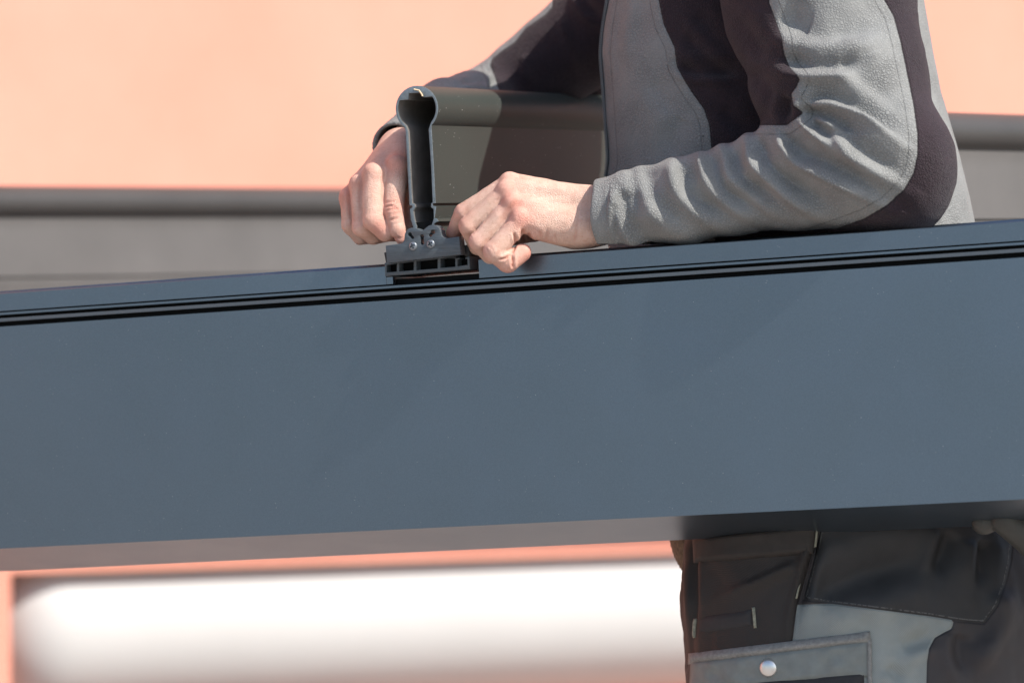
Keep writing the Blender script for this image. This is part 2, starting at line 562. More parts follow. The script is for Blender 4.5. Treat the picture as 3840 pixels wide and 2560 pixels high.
def trouser_mat():
    m, nt, b = new_mat('work_trouser_cloth'); p = coords(nt)
    big = noise_n(nt, 14, 4, 0.6, p)
    def tone(col): return mixc(nt, mrange(nt, big, 0.3, 0.7), tuple(x * 0.82 for x in col), tuple(x * 1.2 for x in col))
    c = tone((0.032, 0.028, 0.029))
    c = mixc(nt, mrange(nt, attr(nt, 'brown'), 1.5, -1.5), c, tone((0.015, 0.0122, 0.011)))
    c = mixc(nt, mrange(nt, attr(nt, 'grey'), 1.5, -1.5), c, tone((0.20, 0.22, 0.21)))
    c = mixc(nt, mrange(nt, attr(nt, 'yoke'), 1.5, -1.5), c, tone((0.020, 0.021, 0.023)))
    # twill: fine diagonal ribs
    wv = nt.nodes.new('ShaderNodeTexWave'); wv.wave_type = 'BANDS'; wv.bands_direction = 'DIAGONAL'
    wv.inputs['Scale'].default_value = 380; wv.inputs['Distortion'].default_value = 0.6; wv.inputs['Detail'].default_value = 1
    nt.links.new(p, wv.inputs['Vector'])
    c2 = nt.nodes.new('ShaderNodeMix'); c2.data_type = 'RGBA'; c2.blend_type = 'MULTIPLY'; c2.inputs[0].default_value = 0.6
    nt.links.new(c, c2.inputs[6]); nt.links.new(mrange(nt, wv.outputs['Fac'], 0, 1, 0.80, 1.12), c2.inputs[7])
    # seams: thread beside the yoke edge
    sy = math_n(nt, 'ABSOLUTE', math_n(nt, 'ADD', attr(nt, 'yoke'), 9.0))
    sm = math_n(nt, 'MULTIPLY', mrange(nt, sy, 3.2, 1.2), mrange(nt, noise_n(nt, 420, 1, .5, p), 0.44, 0.52))
    c = mixc(nt, math_n(nt, 'MULTIPLY', sm, 0.3), c2.outputs[2], (0.22, 0.22, 0.21))
    nt.links.new(c, b.inputs['Base Color'])
    b.inputs['Roughness'].default_value = 0.70
    b.inputs['Specular IOR Level'].default_value = 0.45
    e = None
    for an in ('brown', 'grey', 'yoke'):
        x = mrange(nt, math_n(nt, 'ABSOLUTE', attr(nt, an)), 0.0, 7.0)
        e = x if e is None else math_n(nt, 'MINIMUM', e, x)
    n1 = bump(nt, b, math_n(nt, 'ADD', wv.outputs['Fac'], noise_n(nt, 700, 2, .6, p)), 0.3, 0.0004)
    bump(nt, b, e, 0.8, 0.0014, n1)
    return m

M_beam = powder('anthracite_powder_coat', (0.116, 0.151, 0.188), 0.31, 0.6, 0.5, 0.04, 0.92)
M_prof = powder('grey_powder_coat', (0.036, 0.041, 0.037), 0.45, 1.6, 0.05)
M_prof2 = powder('pale_grey_powder_coat', (0.100, 0.094, 0.090), 0.55, 0.1, 0.2)
M_prof3 = powder('mid_grey_powder_coat', (0.046, 0.043, 0.041), 0.5, 0.1, 0.2)
M_inside = plain('mill_aluminium_inside', (0.20, 0.185, 0.17), 0.5, 0.2, 60, 0.2)
M_cut = plain('sawn_aluminium_edge', (0.16, 0.19, 0.205), 0.45, 0.3, 300, 0.2)
def brushed():
    m, nt, b = new_mat('charcoal_plate'); p = coords(nt)
    mp = nt.nodes.new('ShaderNodeMapping'); mp.inputs['Scale'].default_value = (60, 60, 1300); mp.inputs['Rotation'].default_value = (0, 0.12, 0)
    nt.links.new(p, mp.inputs['Vector'])
    st = noise_n(nt, 1.0, 4, 0.7, mp.outputs[0]); pt = noise_n(nt, 60, 3, 0.6, p)
    c = mixc(nt, mrange(nt, st, 0.35, 0.65), (0.042, 0.052, 0.060), (0.078, 0.092, 0.102))
    c = mixc(nt, mrange(nt, pt, 0.55, 0.75, 0, 0.5), c, (0.035, 0.042, 0.048))
    nt.links.new(c, b.inputs['Base Color']); b.inputs['Roughness'].default_value = 0.40
    bump(nt, b, st, 0.25, 0.0003)
    return m
M_plate = brushed()
M_rubber = plain('black_rubber', (0.018, 0.018, 0.018), 0.7, 0, 80, 0.2)
M_steel = plain('dark_zinc_steel', (0.20, 0.22, 0.24), 0.42, 0.7, 200, 0.15)
M_recess = plain('black_cavity_shade', (0.007, 0.0075, 0.008), 0.8, 0, 40, .1, 0, 0.1)  # near-black base colour that paints shade into hollow parts
M_ochre = plain('ochre_tint', (0.50, 0.38, 0.24), 0.6)
M_fleece = fleece('two_tone_fleece', (0.205, 0.207, 0.200), (0.030, 0.021, 0.025))
M_skin = skin_mat()
M_pants = trouser_mat()
M_greycloth = plain('grey_pocket_cloth', (0.150, 0.166, 0.158), 0.75, 0, 60, 0.14, 0.15)
M_binding = plain('grey_binding_tape', (0.185, 0.185, 0.175), 0.8, 0, 260, 0.25, 0.3)
M_black = plain('black_pocket_cloth', (0.020, 0.019, 0.020), 0.8, 0, 90, 0.2, 0.2)
M_thread = plain('pale_green_thread', (0.20, 0.20, 0.155), 0.85, 0, 400, 0.3, 0.3)
M_snap = plain('brushed_snap_metal', (0.62, 0.62, 0.60), 0.36, 0.9, 120, 0.06)
M_zip = plain('blue_grey_zip', (0.09, 0.095, 0.10), 0.5, 0.2)
M_knit = plain('brown_ribbed_knit', (0.13, 0.09, 0.06), 0.9, 0, 350, 0.35, 0.4)
M_hair = plain('dark_brown_hair', (0.04, 0.025, 0.018), 0.6, 0, 200, 0.3, 0.3)
M_boot = plain('brown_boot_leather', (0.07, 0.045, 0.03), 0.6, 0, 60, 0.2, 0.2)
M_glove = plain('grey_glove_rubber', (0.032, 0.032, 0.028), 0.55, 0, 90, 0.15, 0.1)
M_white = plain('white_awning_cloth', (0.45, 0.445, 0.435), 0.7, 0, 3, 0.03)
M_post = powder('grey_post_coat', (0.10, 0.10, 0.10), 0.5, 0.1)

def wall_mat():
    m, nt, b = new_mat('peach_render'); p = coords(nt)
    n = noise_n(nt, 3.0, 5, 0.6, p); f = noise_n(nt, 260, 3, 0.7, p)
    c = mixc(nt, mrange(nt, n, 0.3, 0.7), (0.60, 0.258, 0.188), (0.65, 0.29, 0.218))
    nt.links.new(c, b.inputs['Base Color']); b.inputs['Roughness'].default_value = 0.92
    b.inputs['Specular IOR Level'].default_value = 0.2
    bump(nt, b, f, 0.5, 0.003)
    return m
M_wall = wall_mat()

def ground_mat():
    m, nt, b = new_mat('pale_paving'); p = coords(nt)
    n = noise_n(nt, 1.3, 5, 0.6, p); f = noise_n(nt, 60, 3, 0.7, p)
    c = mixc(nt, mrange(nt, n, 0.3, 0.7), (0.28, 0.26, 0.235), (0.34, 0.315, 0.285))
    c = mixc(nt, mrange(nt, f, 0.5, 0.7, 0, 0.4), c, (0.2, 0.19, 0.18))
    nt.links.new(c, b.inputs['Base Color']); b.inputs['Roughness'].default_value = 0.9
    bump(nt, b, f, 0.3, 0.004)
    return m

# ------------------------------------------------------------------ ground and house wall
gv = np.array([(-150, -150, 0), (150, -150, 0), (150, 150, 0), (-150, 150, 0)], float)
tag(mesh_np('ground', gv, np.array([[0, 1, 2, 3]]), ground_mat(), smooth=False), kind='structure')

yaw = math.radians(34)
WD = np.array([math.cos(yaw), math.sin(yaw), 0]); WN = np.array([math.sin(yaw), -math.cos(yaw), 0]); UZ = np.array([0, 0, 1.0])
W0 = W(P(1920, 1280, 13500)); W0[2] = 0
def wall_pt(u, n, z): return W0 + u * WD + n * WN + z * UZ
def wall_box(name, u0, u1, n0, n1, z0, z1, mat, parent):
    V, Fc = box_uv((u0, n0, z0), (u1, n1, z1))
    o = mesh_np(name, np.array([wall_pt(*v) for v in V]), Fc, mat, parent, smooth=False)
    fix_normals(o); return o
house = empty('house_wall', wall_pt(0, 0, 0), 'sunlit peach rendered house wall behind the worker', 'wall')

# ------------------------------------------------------------------ long wall niche with a white awning roll in it
def px_on_wall(px, py, n):
    """wall coordinates of the photo ray on the plane n metres in front of the wall"""
    c = np.array([0, 0, CAMZ]); d = W(P(px, py, 0)) - c
    t = ((W0 + n * WN - c) @ WN) / (d @ WN)
    q = c + t * d
    return (q - W0) @ WD, q[2]
uL, zO = px_on_wall(40, 2150, 0)
uR = uL + 4.2
slope = SUN.z / (SUN.x * WN[0] + SUN.y * WN[1])
wall_box('wall', -7, 9, -0.32, 0.0, zO, 6, M_wall, house)
wall_box('wall', -7, uL, -0.32, 0.0, 0, zO, M_wall, house)
wall_box('wall', uR, 9, -0.32, 0.0, 0, zO, M_wall, house)
wall_box('wall', uL, uR, -0.32, 0.0, 0, zO - 0.46, M_wall, house)
wall_box('niche_back', uL, uR, -0.34, -0.322, zO - 0.48, zO + 0.02, M_wall, house)
wall_box('added_shade_ledge', -7, 9, 0.002, (1.13 - zO - 0.012) / slope, 1.13, 1.19, M_wall, house)  # added overhang, out of view, that shades the wall strip above the niche
R_roll = 0.15
roll = empty('awning_roll', wall_pt(uL, -R_roll - 0.01, zO - 0.096), 'thick white fabric roll filling a long niche in the orange wall under the beam', 'awning')
V = []; Q = []; ns = 64
for u in list(uL + 0.006 + 0.11 * (1 - np.cos(np.linspace(0, math.pi / 2, 8)))) + list(np.linspace(uL + 0.16, uR - 0.002, 22)):
    tt = max(0.0, (uL + 0.116 - u) / 0.11); rr_ = R_roll - 0.11 + 0.11 * math.sqrt(max(0.0, 1 - tt * tt))
    for k in range(ns):
        a = 2 * math.pi * k / ns
        V.append(wall_pt(u, -R_roll - 0.004 + rr_ * math.cos(a), zO - 0.096 + rr_ * math.sin(a)))
for i in range(29):
    for k in range(ns):
        Q.append((i * ns + k, i * ns + (k + 1) % ns, (i + 1) * ns + (k + 1) % ns, (i + 1) * ns + k))
o = mesh_np('fabric_roll', np.array(V), np.array(Q), M_white, roll); fix_normals(o)
for u0, u1 in ((uL + 0.0005, uL + 0.006), (uR - 0.006, uR - 0.0005)):
    V = [wall_pt(u, -R_roll - 0.004 + 0.03 * math.cos(a), zO - 0.096 + 0.03 * math.sin(a)) for u in (u0, u1) for a in np.linspace(0, 2 * math.pi, 16, endpoint=False)]
    Q = [(k, (k + 1) % 16, 16 + (k + 1) % 16, 16 + k) for k in range(16)] + [tuple(range(16)), tuple(range(16, 32))]
    o = mesh_np('end_pin', np.array(V), Q, M_post, roll); fix_normals(o)

# ------------------------------------------------------------------ beam frame
A = unit([-42560 - 1920, F, -(4106 - 1280)]) * -1.0       # along the beam, towards the right
NB = unit(np.array([A[1], -A[0], 0.0]))                    # front normal
if NB[1] > 0: NB = -NB
BU = np.cross(NB, A); BU = BU if BU[2] > 0 else -BU
BO = P(1920, 1095, 0)
CAM = np.array([0, -F, 0.0])
def on_plane(px, py, O, n, off=0.0):
    d = P(px, py, 0) - CAM
    t = ((O + n * off - CAM) @ n) / (d @ n)
    return CAM + t * d
def beam_ah(px, py, off=0.0):
    q = on_plane(px, py, BO, NB, off) - BO
    return q @ A, q @ BU
def beam_pt(a, o, h): return BO + a * A + o * NB + h * BU

beam = empty('roof_beam', W(beam_pt(0, -200, -900)), 'long anthracite aluminium roof beam across the front with grooved top edge', 'beam')
def beam_profile(name, poly, a0, a1, mat, bevel=0.0):
    fr = (BO + A * a0, NB, BU, A)
    return extrude2d(name, [poly], a1 - a0, fr, mat, beam, bevel)
L0, L1 = -3300, 3000
beam_profile('face_panel', [(0, -867), (0, 0), (-14, 0), (-14, -40), (-388, -40), (-388, 74), (-400, 74), (-400, -966)], L0, L1, M_beam, 1.0)
beam_profile('inner_web', [(-40, -39), (-40, 80), (-120, 80), (-120, -39)], L0, L1, M_recess)  # coloured black so the grooves and notch read as deep shade
beam_profile('lower_rail', [(-12, 20), (-9, 33), (-39, 33), (-39, 20)], L0, L1, M_beam, 0.8)
beam_profile('upper_rail', [(-3, 46), (-3, 55), (-39, 55), (-39, 46)], L0, L1, M_beam, 0.8)
aN0 = beam_ah(1449, 1060, -3)[0]; aT0 = beam_ah(1474, 1065, -3)[0]; aN1 = beam_ah(1797, 1040, -3)[0]
capP = [(-3, 61), (-3, 129), (-7, 132), (-200, 140), (-204, 147), (-396, 152), (-404, 146), (-404, 79), (-124, 79), (-124, 82), (-36, 82), (-36, 61)]
beam_profile('cover_strip', capP, L0, aN0, M_beam, 1.0)
beam_profile('cover_strip', capP, aN1, L1, M_beam, 1.0)
beam_profile('strip_tab', [(-3, 61), (-3, 88), (-36, 88), (-36, 61)], aN0 + 0.5, aT0, M_beam, 0.8)

# ------------------------------------------------------------------ rafter profile (round top on a hollow web)
TA = unit([8470 - 1920, F, 1280 - 690])      # axis, away from the camera
T1 = unit(np.cross(TA, np.cross(A, TA)))     # across, towards the right
T2 = unit(np.cross(T1, TA)); T2 = T2 if T2[2] > 0 else -T2
TO = on_plane(1565, 400, BO, NB, 6)
def z1(zx, zy): return 1200 + zx * .5421, 250 + zy * .5421
def tp(zx, zy):
    q = on_plane(*z1(zx, zy), TO, TA) - TO
    return np.array([q @ T1, q @ T2])
cc = tp(672, 287); rx = np.linalg.norm(tp(819, 287) - tp(526, 287)) / 2; ry = rx
cc[1] = tp(672, 133)[1] - rx
def arc(c, r, a0, a1, n): return [c + r * np.array([math.cos(t), math.sin(t)]) for t in np.linspace(math.radians(a0), math.radians(a1), n)]
nl, nr = tp(594, 440), tp(774, 431)
al = math.degrees(math.atan2(*(nl - cc)[::-1])) % 360; ar = math.degrees(math.atan2(*(nr - cc)[::-1]))
outer = arc(cc, rx, ar, al - 0, 56)
outer = [nr] + outer[1:-1] + [nl]
for z in [(600, 560), (622, 960), (640, 962), (642, 972), (624, 985), (632, 1060), (648, 1112), (640, 1180), (800, 1180), (792, 1086), (808, 1076), (822, 1070), (812, 1052), (795, 1048), (806, 968), (783, 962), (783, 946), (802, 944), (790, 700)]:
    outer.append(tp(*z))
ri = rx - 9
ial = al - 1.5; iar = ar + 1.5
nli, nri = tp(611, 446), tp(754, 434)
chL, chR = tp(553, 233), tp(777, 208)
aL = math.degrees(math.atan2(*(chL - cc)[::-1])); aR = math.degrees(math.atan2(*(chR - cc)[::-1]))
inner = [nri] + arc(cc, ri, iar + 4, aR, 18)[1:] + [tp(717, 213), tp(706, 190), tp(690, 180), tp(616, 186), tp(614, 228)] + arc(cc, ri, aL, al - 6, 18) + [nli]
for z in [(618, 560), (639, 945), (656, 952), (661, 972), (650, 990), (646, 1000), (656, 1060), (672, 1105), (672, 1160), (778, 1160), (776, 1092), (790, 1048), (788, 985), (770, 972), (770, 948), (782, 938), (772, 700)]:
    inner.append(tp(*z))
TLEN = 3600
rafter = empty('rafter_profile', W(TO + TA * 1800 + T2 * -330), 'grey hollow round-topped rafter profile held upright on the beam by the worker', 'rafter', 'round-topped aluminium rafters')
bodyT = extrude2d('hollow_profile', [outer, inner], TLEN, (TO, T1, T2, TA), M_prof, rafter, 0.0)
bodyT.data.materials.append(M_inside); bodyT.data.materials.append(M_prof)
for pl in bodyT.data.polygons:
    if abs(np.array(pl.normal) @ TA) < 0.5:
        c2 = (np.array(pl.center) + np.array(rafter.location) - OFF) / S - TO
        if poly_sd(np.array([[c2 @ T1, c2 @ T2]]), np.array(outer))[0] < -3: pl.material_index = 1
        elif c2 @ T2 > nl[1] + 2: pl.material_index = 2
# sawn end face: a thin ring of bare edge just in front of the coated wall
extrude2d('sawn_edge', [outer, inner], 3.0, (TO - TA * 4.0, T1, T2, TA), M_cut, rafter, 0.7)
extrude2d('hole_shade_block', [[tp(662, 1078), tp(786, 1066), tp(776, 1158), tp(672, 1158)]], 40, (TO + TA * 2, T1, T2, TA), M_recess, rafter)  # black block added behind the plate so the keyholes read as shaded
tpv, tq = tube_mesh([on_plane(*z1(655, 158), TO, TA) + TA * 10, on_plane(*z1(690, 165), TO, TA) + TA * 8, on_plane(*z1(708, 190), TO, TA) + TA * 8, on_plane(*z1(714, 206), TO, TA) + TA * 10], 3.0, 6)
tpv = tpv - TA * 16
mesh_np('ochre_sliver', W(tpv), tq, M_ochre, rafter)  # thin curved ochre sliver at the top of the open end

# copies of the profile lying behind
def bg_rafter(px0, py0, w, px1, py1, label, posts):
    p0 = W(P(px0, py0, w))
    u = (WD)                                  # same direction as the wall
    # solve the height change so that the axis meets the second photo point
    d1 = W(P(px1, py1, 0)) - np.array([0, 0, CAMZ]); c = np.array([0, 0, CAMZ])
    nrm = np.cross(u, UZ)
    t = ((p0 - c) @ nrm) / (d1 @ nrm)
    p1 = c + t * d1
    ax = unit(p1 - p0)
    e1 = unit(np.cross(UZ, ax)); e2 = np.cross(ax, e1)
    r = empty('rafter_profile', p0, label, 'rafter', 'round-topped aluminium rafters')
    b = bpy.data.objects.new('hollow_profile', bodyT.data)
    sc.collection.objects.link(b); b.parent = r
    b.material_slots[0].link = 'OBJECT'; b.material_slots[0].material = M_prof2
    b.material_slots[2].link = 'OBJECT'; b.material_slots[2].material = M_prof3
    M = Matrix.Identity(4)
    src = np.stack([T1, T2, TA], 1); dst = np.stack([-e1, e2, -ax], 1)
    if np.linalg.det(dst) * np.linalg.det(src) < 0: dst[:, 0] *= -1
    R = dst @ src.T
    # move the profile's round centre line onto the axis
    cen = (TO + T1 * cc[0] + T2 * cc[1]) * S + OFF - np.array(rafter.location)
    stretch = 2.6
    D = src @ np.diag([1, 1, stretch]) @ src.T
    R2 = R @ D
    start = p0 + ax * posts[2] - p0
    tr = start - R2 @ cen
    M4 = Matrix(((*R2[0], tr[0]), (*R2[1], tr[1]), (*R2[2], tr[2]), (0, 0, 0, 1)))
    b.matrix_local = M4
    for s in posts[:2]:
        q = p0 + ax * s
        zt = q[2] - 0.118
        Vb, Fb = box_uv((-0.03, -0.03, 0.0), (0.03, 0.03, zt))
        mesh_np('post', Vb + np.array([q[0], q[1], 0]), Fb, M_post, r, smooth=False)
    Vb, Fb = [], []
    s0, s1 = posts[2] - 2.05, posts[2]
    for s in (s0, s1):
        for (o_, h_) in ((-0.06, -0.104), (0.06, -0.104), (0.06, -0.117), (-0.06, -0.117)):
            Vb.append(p0 + ax * s + e1 * o_ + UZ * h_)
    Fb = [(0, 1, 5, 4), (1, 2, 6, 5), (2, 3, 7, 6), (3, 0, 4, 7), (0, 3, 2, 1), (4, 5, 6, 7)]
    o = mesh_np('foot_plate', np.array(Vb), Fb, M_post, r, smooth=False); fix_normals(o)
    return r
bg_rafter(0, 737, 6200, 1270, 764, 'grey round-topped rafter on posts behind the hands at left', (-0.22, 1.42, 1.75))
bg_rafter(3560, 482, 3500, 3840, 492, 'grey round-topped rafter on posts behind the worker back at right', (-0.12, 1.2, 1.9))

# ------------------------------------------------------------------ end bracket between rafter and beam
def z2(zx, zy): return 1400 + zx * .2232, 750 + zy * .2232
def bp(off):
    def f(zx, zy):
        return np.array(beam_ah(*z2(zx, zy), off))
    return f
bracket = empty('end_bracket', W(beam_pt(beam_ah(1600, 1000)[0], 10, 84)), 'charcoal end bracket with two screws and keyhole slots seated in the beam notch', 'bracket')
f = bp(60)
po = [f(*z) for z in spline([(205, 765), (430, 735), (478, 725), (508, 695), (520, 640), (528, 570), (560, 510), (620, 470), (700, 474), (765, 503), (820, 515), (868, 480), (930, 432), (1010, 420), (1078, 448), (1118, 505), (1136, 570), (1160, 615), (1205, 637), (1280, 635), (1440, 615)], 5)] + [f(1470, 915), f(225, 1060)]
def keyhole(z0, r0, z1_, r1):
    z0 = np.array(z0, float); z1_ = np.array(z1_, float); d = unit(z1_ - z0); n_ = np.array([-d[1], d[0]])
    a0 = math.asin(min(.95, r1 * 0.9 / r0)); pts = []
    for t in np.linspace(a0, 2 * math.pi - a0, 18): pts.append(z0 + r0 * (math.cos(t) * d + math.sin(t) * n_))
    for t in np.linspace(-math.pi / 2 - 0.5, math.pi / 2 + 0.5, 10): pts.append(z1_ + r1 * (math.cos(t) * d + math.sin(t) * n_))
    return [f(*q) for q in pts]
holes = [keyhole((612, 578), 33, (655, 630), 27), keyhole((815, 612), 33, (821, 725), 30), keyhole((998, 538), 37, (957, 592), 28)]
plate = extrude2d('plate', [po] + holes, -52, (BO + NB * 60, A, BU, NB), M_plate, bracket, 1.6)
dirs = (A, BU, NB)
def screw(zx, zy, rot):
    c = on_plane(*z2(zx, zy), BO, NB, 61)
    R, nr_, na = 16.5, 22, 72
    V = [c + NB * 9.5]; Q = []
    for i in range(1, nr_ + 1):
        r = R * i / nr_
        for k in range(na):
            t = 2 * math.pi * k / na
            x, y = r * math.cos(t), r * math.sin(t)
            z = 9.5 * math.sqrt(max(0.0, 1 - (r / (R * 1.06)) ** 2)) if i < nr_ else -1.0
            xr, yr = x * math.cos(rot) + y * math.sin(rot), -x * math.sin(rot) + y * math.cos(rot)
            m = max(min(3.2 - abs(xr), 10.0 - abs(yr)), min(3.2 - abs(yr), 10.0 - abs(xr)))
            z -= 9.0 * min(1, max(0, m / 1.2))
            V.append(c + x * A + y * BU + z * NB)
    V[0] = c + NB * 0.5
    for k in range(na): Q.append((0, 1 + k, 1 + (k + 1) % na))
    for i in range(nr_ - 1):
        for k in range(na):
            a = 1 + i * na + k; b = 1 + i * na + (k + 1) % na
            Q.append((a, a + na, b + na, b))
    o = mesh_np('screw', W(np.array(V)), Q, M_steel, plate)
    smooth_by_angle(o, 40)
screw(668, 775, 0.35); screw(965, 740, 0.55)
f = bp(6)
rail = [f(*z) for z in [(185, 1062), (200, 1280), (1622, 1160), (1612, 948), (1545, 965), (1540, 988), (1578, 985), (1583, 1090), (1412, 1112), (1410, 1000), (1446, 992), (1444, 972), (1380, 978), (1380, 900), (300, 1010)]]
cells = [[f(*z) for z in c] for c in ([(222, 1092), (222, 1218), (394, 1202), (394, 1062)], [(432, 1060), (432, 1200), (678, 1180), (678, 1030)], [(722, 1030), (722, 1178), (1080, 1150), (1080, 985)], [(1126, 985), (1128, 1142), (1376, 1120), (1376, 950)])]
extrude2d('base_rail', [rail] + cells, -330, (BO + NB * 6, A, BU, NB), M_plate, bracket, 1.0)
extrude2d('cell_shade_block', [[f(*z) for z in [(205, 1085), (212, 1260), (1590, 1120), (1585, 960), (1380, 900), (300, 1010)]]], -24, (BO - NB * 40, A, BU, NB), M_recess, bracket, 0.0)  # added black slab behind the rail cells, standing in for their inner shade
extrude2d('sealing_strip', [[f(*z) for z in [(1505, 760), (1600, 750), (1608, 940), (1545, 950), (1525, 930)]]], -250, (BO + NB * 2, A, BU, NB), M_rubber, bracket, 1.0)
extrude2d('sealing_strip', [[f(*z) for z in [(172, 885), (206, 875), (222, 1050), (205, 1052)]]], -200, (BO + NB * 2, A, BU, NB), M_rubber, bracket, 1.0)

# ------------------------------------------------------------------ the worker
def zH(zx, zy): return 1600 + zx * .306, 580 + zy * .306
# near hand: joints
nI = [P(1915, 690, 12), P(1740, 797, 40), P(1702, 872, 110), P(1712, 925, 150)]
nM = [P(1905, 722, -18), P(1757, 848, -8), P(1790, 925, 70), P(1830, 945, 110)]
nR = [P(1924, 770, -52), P(1794, 905, -50), P(1838, 958, 20), P(1880, 950, 60)]
nP = [P(1955, 826, -78), P(1852, 944, -92), P(1905, 982, -78), P(1957, 948, -62)]
nWr = [P(2210, 770, -10), P(2206, 850, -40)]
nTh = [P(2130, 820, 70), P(2000, 860, 140), P(1890, 890, 170), P(1820, 905, 180)]
fore_n = P(2420, 800, -70)
def near_hand(p):
    fI = chain(p, nI, [40, 35, 29, 24], 6)
    fM = chain(p, nM, [43, 37, 31, 27], 6)
    fR = chain(p, nR, [41, 36, 31, 27], 6)
    fP = chain(p, nP, [40, 39, 40, 35], 5)
    fP = smin(fP, ell(p, nP[1], (39, 39, 39)), 8)
    d = smin(fI, fM, 5); d = smin(d, fR, 5); d = smin(d, fP, 5)
    palm = cone(p, nWr[0], nI[0], 66, 44)
    for a, b, ra, rb in ((nWr[0], nM[0], 68, 45), (nWr[1], nR[0], 72, 45), (nWr[1], nP[0], 74, 42)):
        palm = smin(palm, cone(p, a, b, ra, rb), 22)
    palm = smin(palm, cone(p, P(2150, 868, -34), P(2020, 860, -60), 66, 40), 30)
    palm = smin(palm, ell(p, P(2030, 770, 40), (130, 60, 80)), 30)
    th = chain(p, nTh, [60, 45, 38, 28], 12)
    palm = smin(palm, th, 26)
    d = smin(d, palm, 11)
    for c, r in ((nI[0], 30), (nM[0], 32), (nR[0], 31), (nP[0], 30)):
        d = smin(d, ell(p, c + np.array([-6, -14, 14]), (r, r, r)), 14)
    fa = smin(cone(p, nWr[0], fore_n + np.array([0, 0, 30]), 66, 78), cone(p, nWr[1], fore_n + np.array([0, 0, -30]), 70, 80), 30)
    return smin(d, fa, 30)

# far hand: joints
def zf(zx, zy): return 1200 + zx * .3189, 450 + zy * .3189
fI = [P(1492, 625, 250), P(1476, 790, 190), P(1492, 862, 170), P(1506, 898, 170)]
fM = [P(1405, 655, 240), P(1400, 825, 185), P(1446, 872, 200), P(1490, 878, 250)]
fR = [P(1352, 695, 280), P(1356, 853, 235), P(1400, 885, 270), P(1450, 880, 320)]
fP = [P(1312, 742, 335), P(1313, 845, 310), P(1352, 890, 330), P(1400, 892, 370)]
fWr = P(1500, 565, 470); fFo = P(1620, 470, 860)
fTh = [P(1530, 640, 380), P(1545, 740, 340), P(1540, 830, 300), P(1525, 885, 270)]
def far_hand(p):
    a = chain(p, fI, [44, 38, 30, 22], 6)
    b = chain(p, fM, [44, 41, 34, 28], 6)
    c = chain(p, fR, [41, 36, 32, 27], 6)
    e = chain(p, fP, [37, 32, 28, 24], 6)
    d = smin(a, b, 4); d = smin(d, c, 4); d = smin(d, e, 4)
    palm = cone(p, fWr, fI[0], 74, 46)
    for q, r in ((fM[0], 46), (fR[0], 44), (fP[0], 40)):
        palm = smin(palm, cone(p, fWr, q, 74, r), 20)
    palm = smin(palm, chain(p, fTh, [56, 44, 36, 26], 10), 22)
    d = smin(d, palm, 14)
    for q, r in ((fI[0], 30), (fM[0], 26), (fR[0], 25), (fP[0], 24)):
        d = smin(d, ell(p, q + np.array([-10, -14, 14]), (r, r, r)), 14)
    return smin(d, cone(p, fWr, fFo, 78, 84), 24)

def hand_mesh(fn, lo, hi, h, creases, reds):
    V, Q = surface_net(fn, lo, hi, h)
    V = relax(V, Q, 2, 0.4)
    N = vnormals(V, Q)
    q = to_px(V)
    cr = np.zeros(len(V)); disp = np.zeros(len(V))
    face = np.clip(-N[:, 1] * 2 + 0.3, 0, 1)
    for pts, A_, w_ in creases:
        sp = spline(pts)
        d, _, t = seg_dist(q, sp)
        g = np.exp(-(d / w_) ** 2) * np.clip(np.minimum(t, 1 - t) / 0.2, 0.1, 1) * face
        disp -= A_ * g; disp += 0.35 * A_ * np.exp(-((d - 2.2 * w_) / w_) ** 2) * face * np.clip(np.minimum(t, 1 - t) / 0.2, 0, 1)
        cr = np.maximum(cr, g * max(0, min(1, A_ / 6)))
    disp += 1.6 * vnoise(V / 60.0) + 0.7 * vnoise(V / 22.0)
    V = V + N * disp[:, None]
    rd = np.zeros(len(V))
    for c, r, s in reds:
        rd = np.maximum(rd, s * np.exp(-(((V - c) ** 2).sum(1)) / (r * r)))
    return V, Q, cr, rd

near_cr = [([zH(1120, 330), zH(1400, 380), zH(1750, 440)], -2.6, 10), ([zH(1150, 560), zH(1450, 560), zH(1800, 580)], -2.6, 10), ([zH(1300, 740), zH(1550, 700), zH(1850, 690)], -2.0, 10), ([zH(1040, 240), zH(1400, 280), zH(1800, 370)], -2.2, 9), ([zH(1070, 950), zH(1085, 1040), zH(1082, 1090)], 9, 5), ([zH(1180, 900), zH(1176, 1000), zH(1172, 1085)], 8, 6), ([zH(1235, 960), zH(1262, 1030), zH(1290, 1066)], 8, 6),
           ([zH(880, 1285), zH(960, 1270), zH(1040, 1222)], 8, 4), ([zH(1042, 1225), zH(1058, 1300), zH(1052, 1400)], 10, 5), ([zH(1040, 1215), zH(1085, 1100), zH(1090, 1050)], 6, 5),
           ([zH(440, 520), zH(470, 590)], 0.8, 3), ([zH(380, 560), zH(430, 640)], 0.8, 3), ([zH(385, 780), zH(430, 870)], 0.8, 3), ([zH(515, 950), zH(560, 1040)], 0.8, 3), ([zH(540, 930), zH(600, 1010)], 0.8, 3),
           ([zH(725, 1130), zH(770, 1220)], 0.8, 3), ([zH(760, 1110), zH(820, 1180)], 0.8, 3),
           ([zH(1380, 920), zH(1400, 1040)], 3, 5), ([zH(1480, 930), zH(1460, 1060)], 3, 5), ([zH(1850, 720), zH(1830, 960), zH(1800, 1120)], 3, 6), ([zH(1560, 960), zH(1590, 1080)], 2.5, 5),
           ([zH(860, 620), zH(1040, 440)], 3, 14), ([zH(900, 860), zH(1040, 640), zH(1200, 560)], 5, 16)]
